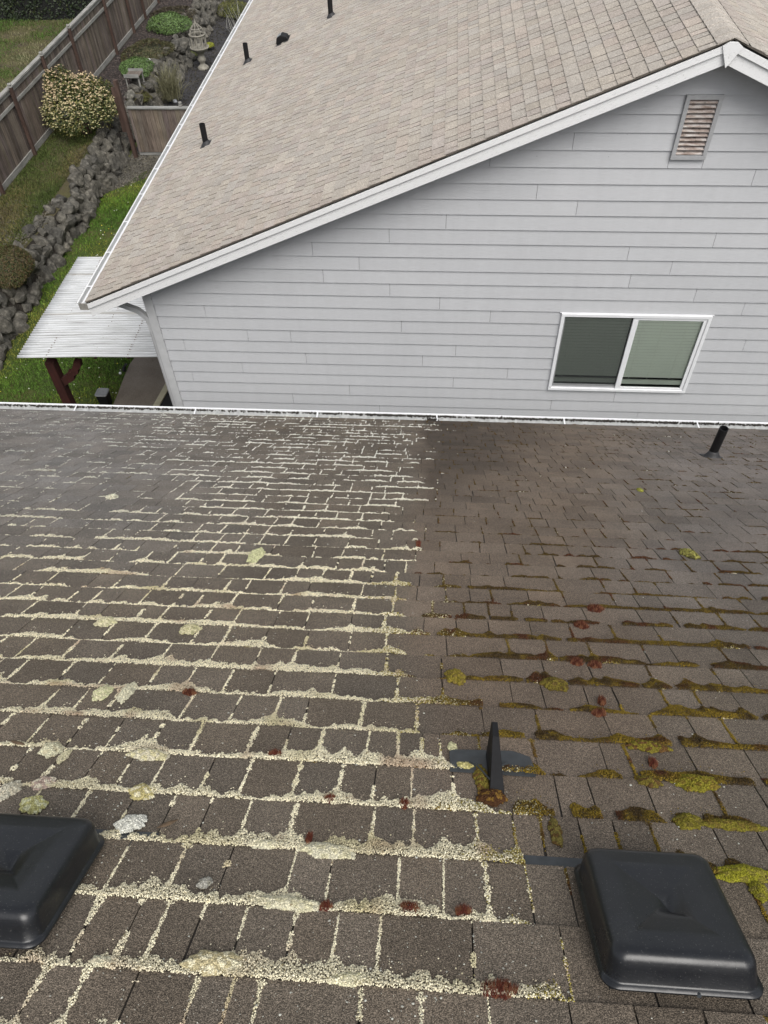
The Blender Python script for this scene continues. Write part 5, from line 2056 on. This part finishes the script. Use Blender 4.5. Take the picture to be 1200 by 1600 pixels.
MB().box(-23, -11.9, hy + .12, hy + 2.2, .75, 2.8).build('core', M_DARK, hd)


# grass ---------------------------------------------------------------------
def grass(name, n, box, z, h, cols, label, reject=None, wd=.010):
    x = box[0] + (box[1] - box[0]) * rng.random(n)
    y = box[2] + (box[3] - box[2]) * rng.random(n)
    den = vnoise(x * 1.1 + 7, y * 1.1) * .6 + vnoise(x * 3.5, y * 3.5) * .4
    kp = rng.random(n) < .25 + 1.3 * np.clip(den - .18, 0, 1)
    if reject is not None:
        kp &= ~reject(x, y)
    x, y, den = x[kp], y[kp], den[kp]
    n = len(x)
    a = rng.random(n) * 6.283
    hh = h * (.5 + rng.random(n)) * (.6 + .8 * den)
    le = hh * (.2 + .9 * rng.random(n))
    b0 = rng.random(n) * 6.283
    dx, dy = np.cos(a) * wd, np.sin(a) * wd
    zz = np.full(n, z) if np.isscalar(z) else z(x, y)
    V = np.stack([np.stack([x - dx, y - dy, zz], 1), np.stack([x + dx, y + dy, zz], 1), np.stack([x + np.cos(b0) * le, y + np.sin(b0) * le, zz + hh], 1)], 1).reshape(-1, 3)
    F = np.arange(3 * n).reshape(-1, 3)
    t = np.clip(vnoise(x * .8 + 3, y * .8 + 9) * 1.6 - .3 + (rng.random(n) - .5) * .5, 0, .999)
    ci = (t * len(cols)).astype(int)
    c = np.array(cols)[ci] * (.6 + .8 * rng.random((n, 1)))
    o = mk(name, V, F, M_GRASS, None, col=np.repeat(c, 3, 0))
    tag(o, label, 'grass', kind='stuff')


sx = np.array([e[0] for e in edge]); sy = np.array([e[1] for e in edge])
in_slab = lambda x, y: (y < edge[-1][1] + .8) & (x > np.interp(y, sy, sx) - .01)
grass('lawn_grass', 150000, (-9.74, -4.2, 8, 22.4), 0.0, .045, [(.075, .145, .022), (.10, .18, .025), (.145, .20, .03), (.19, .20, .04)], 'short bright green grass of the lower lawn beside the patio cover',
      lambda x, y: in_slab(x, y) | (y > 20.5 + (x + 9.6) * 1.1) | (np.hypot(x + 6.83, y - 11.45) < .13))
grass('lawn_grass', 9000, (-8.6, -7.2, 23.2, 32), 0.0, .05, [(.06, .11, .02), (.09, .13, .03)], 'strip of green grass beside the gravel path behind the cross fence', lambda x, y: x < np.interp(y, [23.2, 27, 31], [-8.55, -8.2, -7.9]))
grass('terrace_grass', 52000, (-11.7, -10.25, 12.5, 23), .80, .05, [(.060, .085, .022), (.085, .10, .03), (.14, .12, .05), (.10, .085, .05)], 'patchy mossy grass on the terrace between the long fence and the boulder wall')
grass('far_lawn_grass', 90000, (-20, -11.9, 17, 33), .80, .07, [(.06, .11, .02), (.10, .12, .04), (.16, .15, .075), (.20, .19, .11)], 'rough yellowish grass of the yard beyond the long fence')

# daisies and dandelions, pebbles
n = 380
x = -9.3 + 4.6 * rng.random(n); y = 9 + 12 * rng.random(n)
kp = ~in_slab(x, y)
V, F = granules(np.stack([x, y, np.full(n, .045)], 1)[kp], .010 + .008 * rng.random(kp.sum()), .3, (OCT_V, OCT_F))
c = np.where(rng.random((kp.sum(), 1)) < .35, np.array([.6, .5, .05]), np.array([.6, .62, .5]))
o = mk('lawn_daisies', V, F, M_LEAF, None, col=np.repeat(c, 6, 0)); tag(o, 'tiny white and yellow flowers dotted over the lower lawn', 'flowers', kind='stuff')
n = 5200
x = -9.62 + 2.5 * rng.random(n); y = 20.6 + 2.5 * rng.random(n)
kp = (y > 20.55 + (x + 9.6) * .95)
x2 = -11.4 + 1.3 * rng.random(2600); y2 = 14 + 4.5 * rng.random(2600)
x3 = -9.5 + 1.4 * rng.random(4200); y3 = 23.3 + 14 * rng.random(4200)
PP = np.concatenate([np.stack([x[kp], y[kp], np.full(kp.sum(), .012)], 1), np.stack([x2, y2, np.full(2600, .81)], 1), np.stack([x3, y3, np.full(4200, .012)], 1)])
V, F = granules(PP, .010 + .022 * rng.random(len(PP)) ** 2, .35, (OCT_V, OCT_F))
c = np.array([.16, .155, .14]) * (.4 + 1.1 * rng.random((len(PP), 1)))
c[-4200:] *= .45
o = mk('loose_gravel', V, F, M_ROCK, None, col=np.repeat(c * 7, 6, 0)); tag(o, 'loose grey pebbles strewn at the foot of the cross fence and on the path', 'gravel', kind='stuff')
n = 6000
PP = np.stack([-11.65 + 1.5 * rng.random(n), 23.3 + 16 * rng.random(n), np.full(n, .815)], 1)
V, F = granules(PP, np.stack([.02 + .03 * rng.random(n), .012 + .015 * rng.random(n), .01 + .01 * rng.random(n)], 1), .35, (OCT_V, OCT_F))
c = np.array([.055, .042, .037]) * (.4 + 1.2 * rng.random((n, 1)))
o = mk('bark_chips', V, F, M_LEAF, None, col=np.repeat(c, 6, 0)); tag(o, 'dark bark chips covering the bed along the far part of the long fence', 'mulch', kind='stuff')

# birdbath with an open cage on top ----------------------------------------------
P0 = on_z(318, 107, 0)
bb = thing('caged_birdbath', 'stone birdbath pedestal carrying an open domed cage beside the boulder wall', 'birdbath', P0)


def lathe(name, prof, c, mat, parent, n=20, **k):
    V, F = [], []
    for r_, h in prof:
        for i in range(n):
            a = 2 * math.pi * i / n
            V.append((c[0] + r_ * math.cos(a), c[1] + r_ * math.sin(a), c[2] + h))
    for j in range(len(prof) - 1):
        F += [[j * n + i, j * n + (i + 1) % n, (j + 1) * n + (i + 1) % n, (j + 1) * n + i] for i in range(n)]
    return mk(name, V, F, mat, parent, smooth=True, **k)


lathe('pedestal', [(.20, 0), (.21, .05), (.17, .09), (.10, .14), (.09, .2), (.14, .26), (.16, .33), (.12, .40), (.10, .44), (.12, .50), (.16, .56)], P0, M_STONE, bb)
lathe('bowl', [(.16, .56), (.27, .62), (.345, .70), (.355, .73), (.33, .735), (.30, .70), (.20, .67), (.0, .66)], P0, M_STONE, bb)
for k in range(8):
    a = 2 * math.pi * k / 8
    ca, sa = math.cos(a), math.sin(a)
    MB().box(P0[0] + .27 * ca - .018, P0[0] + .27 * ca + .018, P0[1] + .27 * sa - .018, P0[1] + .27 * sa + .018, .70, 1.12).build('cage_bar', M_STONE, bb)
lathe('cage_ring', [(.255, 1.10), (.305, 1.10), (.31, 1.15), (.255, 1.15), (.255, 1.10)], P0, M_STONE, bb)
for k in range(8):
    a = 2 * math.pi * k / 8
    ca, sa = math.cos(a), math.sin(a)
    MB().tube([P0 + [.28 * ca, .28 * sa, 1.14], P0 + [.24 * ca, .24 * sa, 1.26], P0 + [.13 * ca, .13 * sa, 1.40], P0 + [.02 * ca, .02 * sa, 1.50]], [.014, .013, .012, .010], 6).build('dome_rib', M_STONE, bb)
lathe('dome_hoop', [(.20, 1.30), (.215, 1.32), (.20, 1.34), (.19, 1.32), (.20, 1.30)], P0, M_STONE, bb)
lathe('finial', [(.03, 1.49), (.04, 1.52), (.02, 1.55), (.025, 1.58), (.0, 1.64)], P0, M_STONE, bb, n=10)

# little weathered planter stand in the bark bed
P0 = on_z(212, 132, .82)
ps_ = thing('weathered_planter', 'small weathered wooden planter stand in front of the nearer green mound', 'planter', P0)
for i in range(4):
    MB().box(P0[0] - .24 + i * .12, P0[0] - .13 + i * .12, P0[1] - .2, P0[1] + .3, 1.10, 1.125).build('slat', M_FBOARD, ps_)
for sx_, sy_ in ((-1, -1), (1, -1), (1, 1), (-1, 1)):
    cx0, cy0 = P0[0] + sx_ * .21, P0[1] + .05 + sy_ * .22
    MB().box(cx0 - .02, cx0 + .02, cy0 - .02, cy0 + .02, .8, 1.099).build('leg', M_FRAIL, ps_)
for yy in (P0[1] - .222, P0[1] + .301):
    MB().box(P0[0] - .25, P0[0] + .25, yy, yy + .02, 1.09, 1.20).build('edge_board', M_FRAILX, ps_)
P0 = on_z(273, 159, .02)
o = MB().box(-.07, .07, -.08, .08, 0, .05).build('plant_tag_stone', M_WHITE)
o.location = tuple(P0); o.rotation_euler = (0.3, .2, .6)
tag(bevel(o, .01), 'small white stone tile on the path just behind the cross fence', 'stone')
print('tris', sum(len(o.data.loop_triangles) if False else sum(len(p.vertices) - 2 for p in o.data.polygons) for o in bpy.data.objects if o.type == 'MESH' and len(o.data.polygons) < 5000))
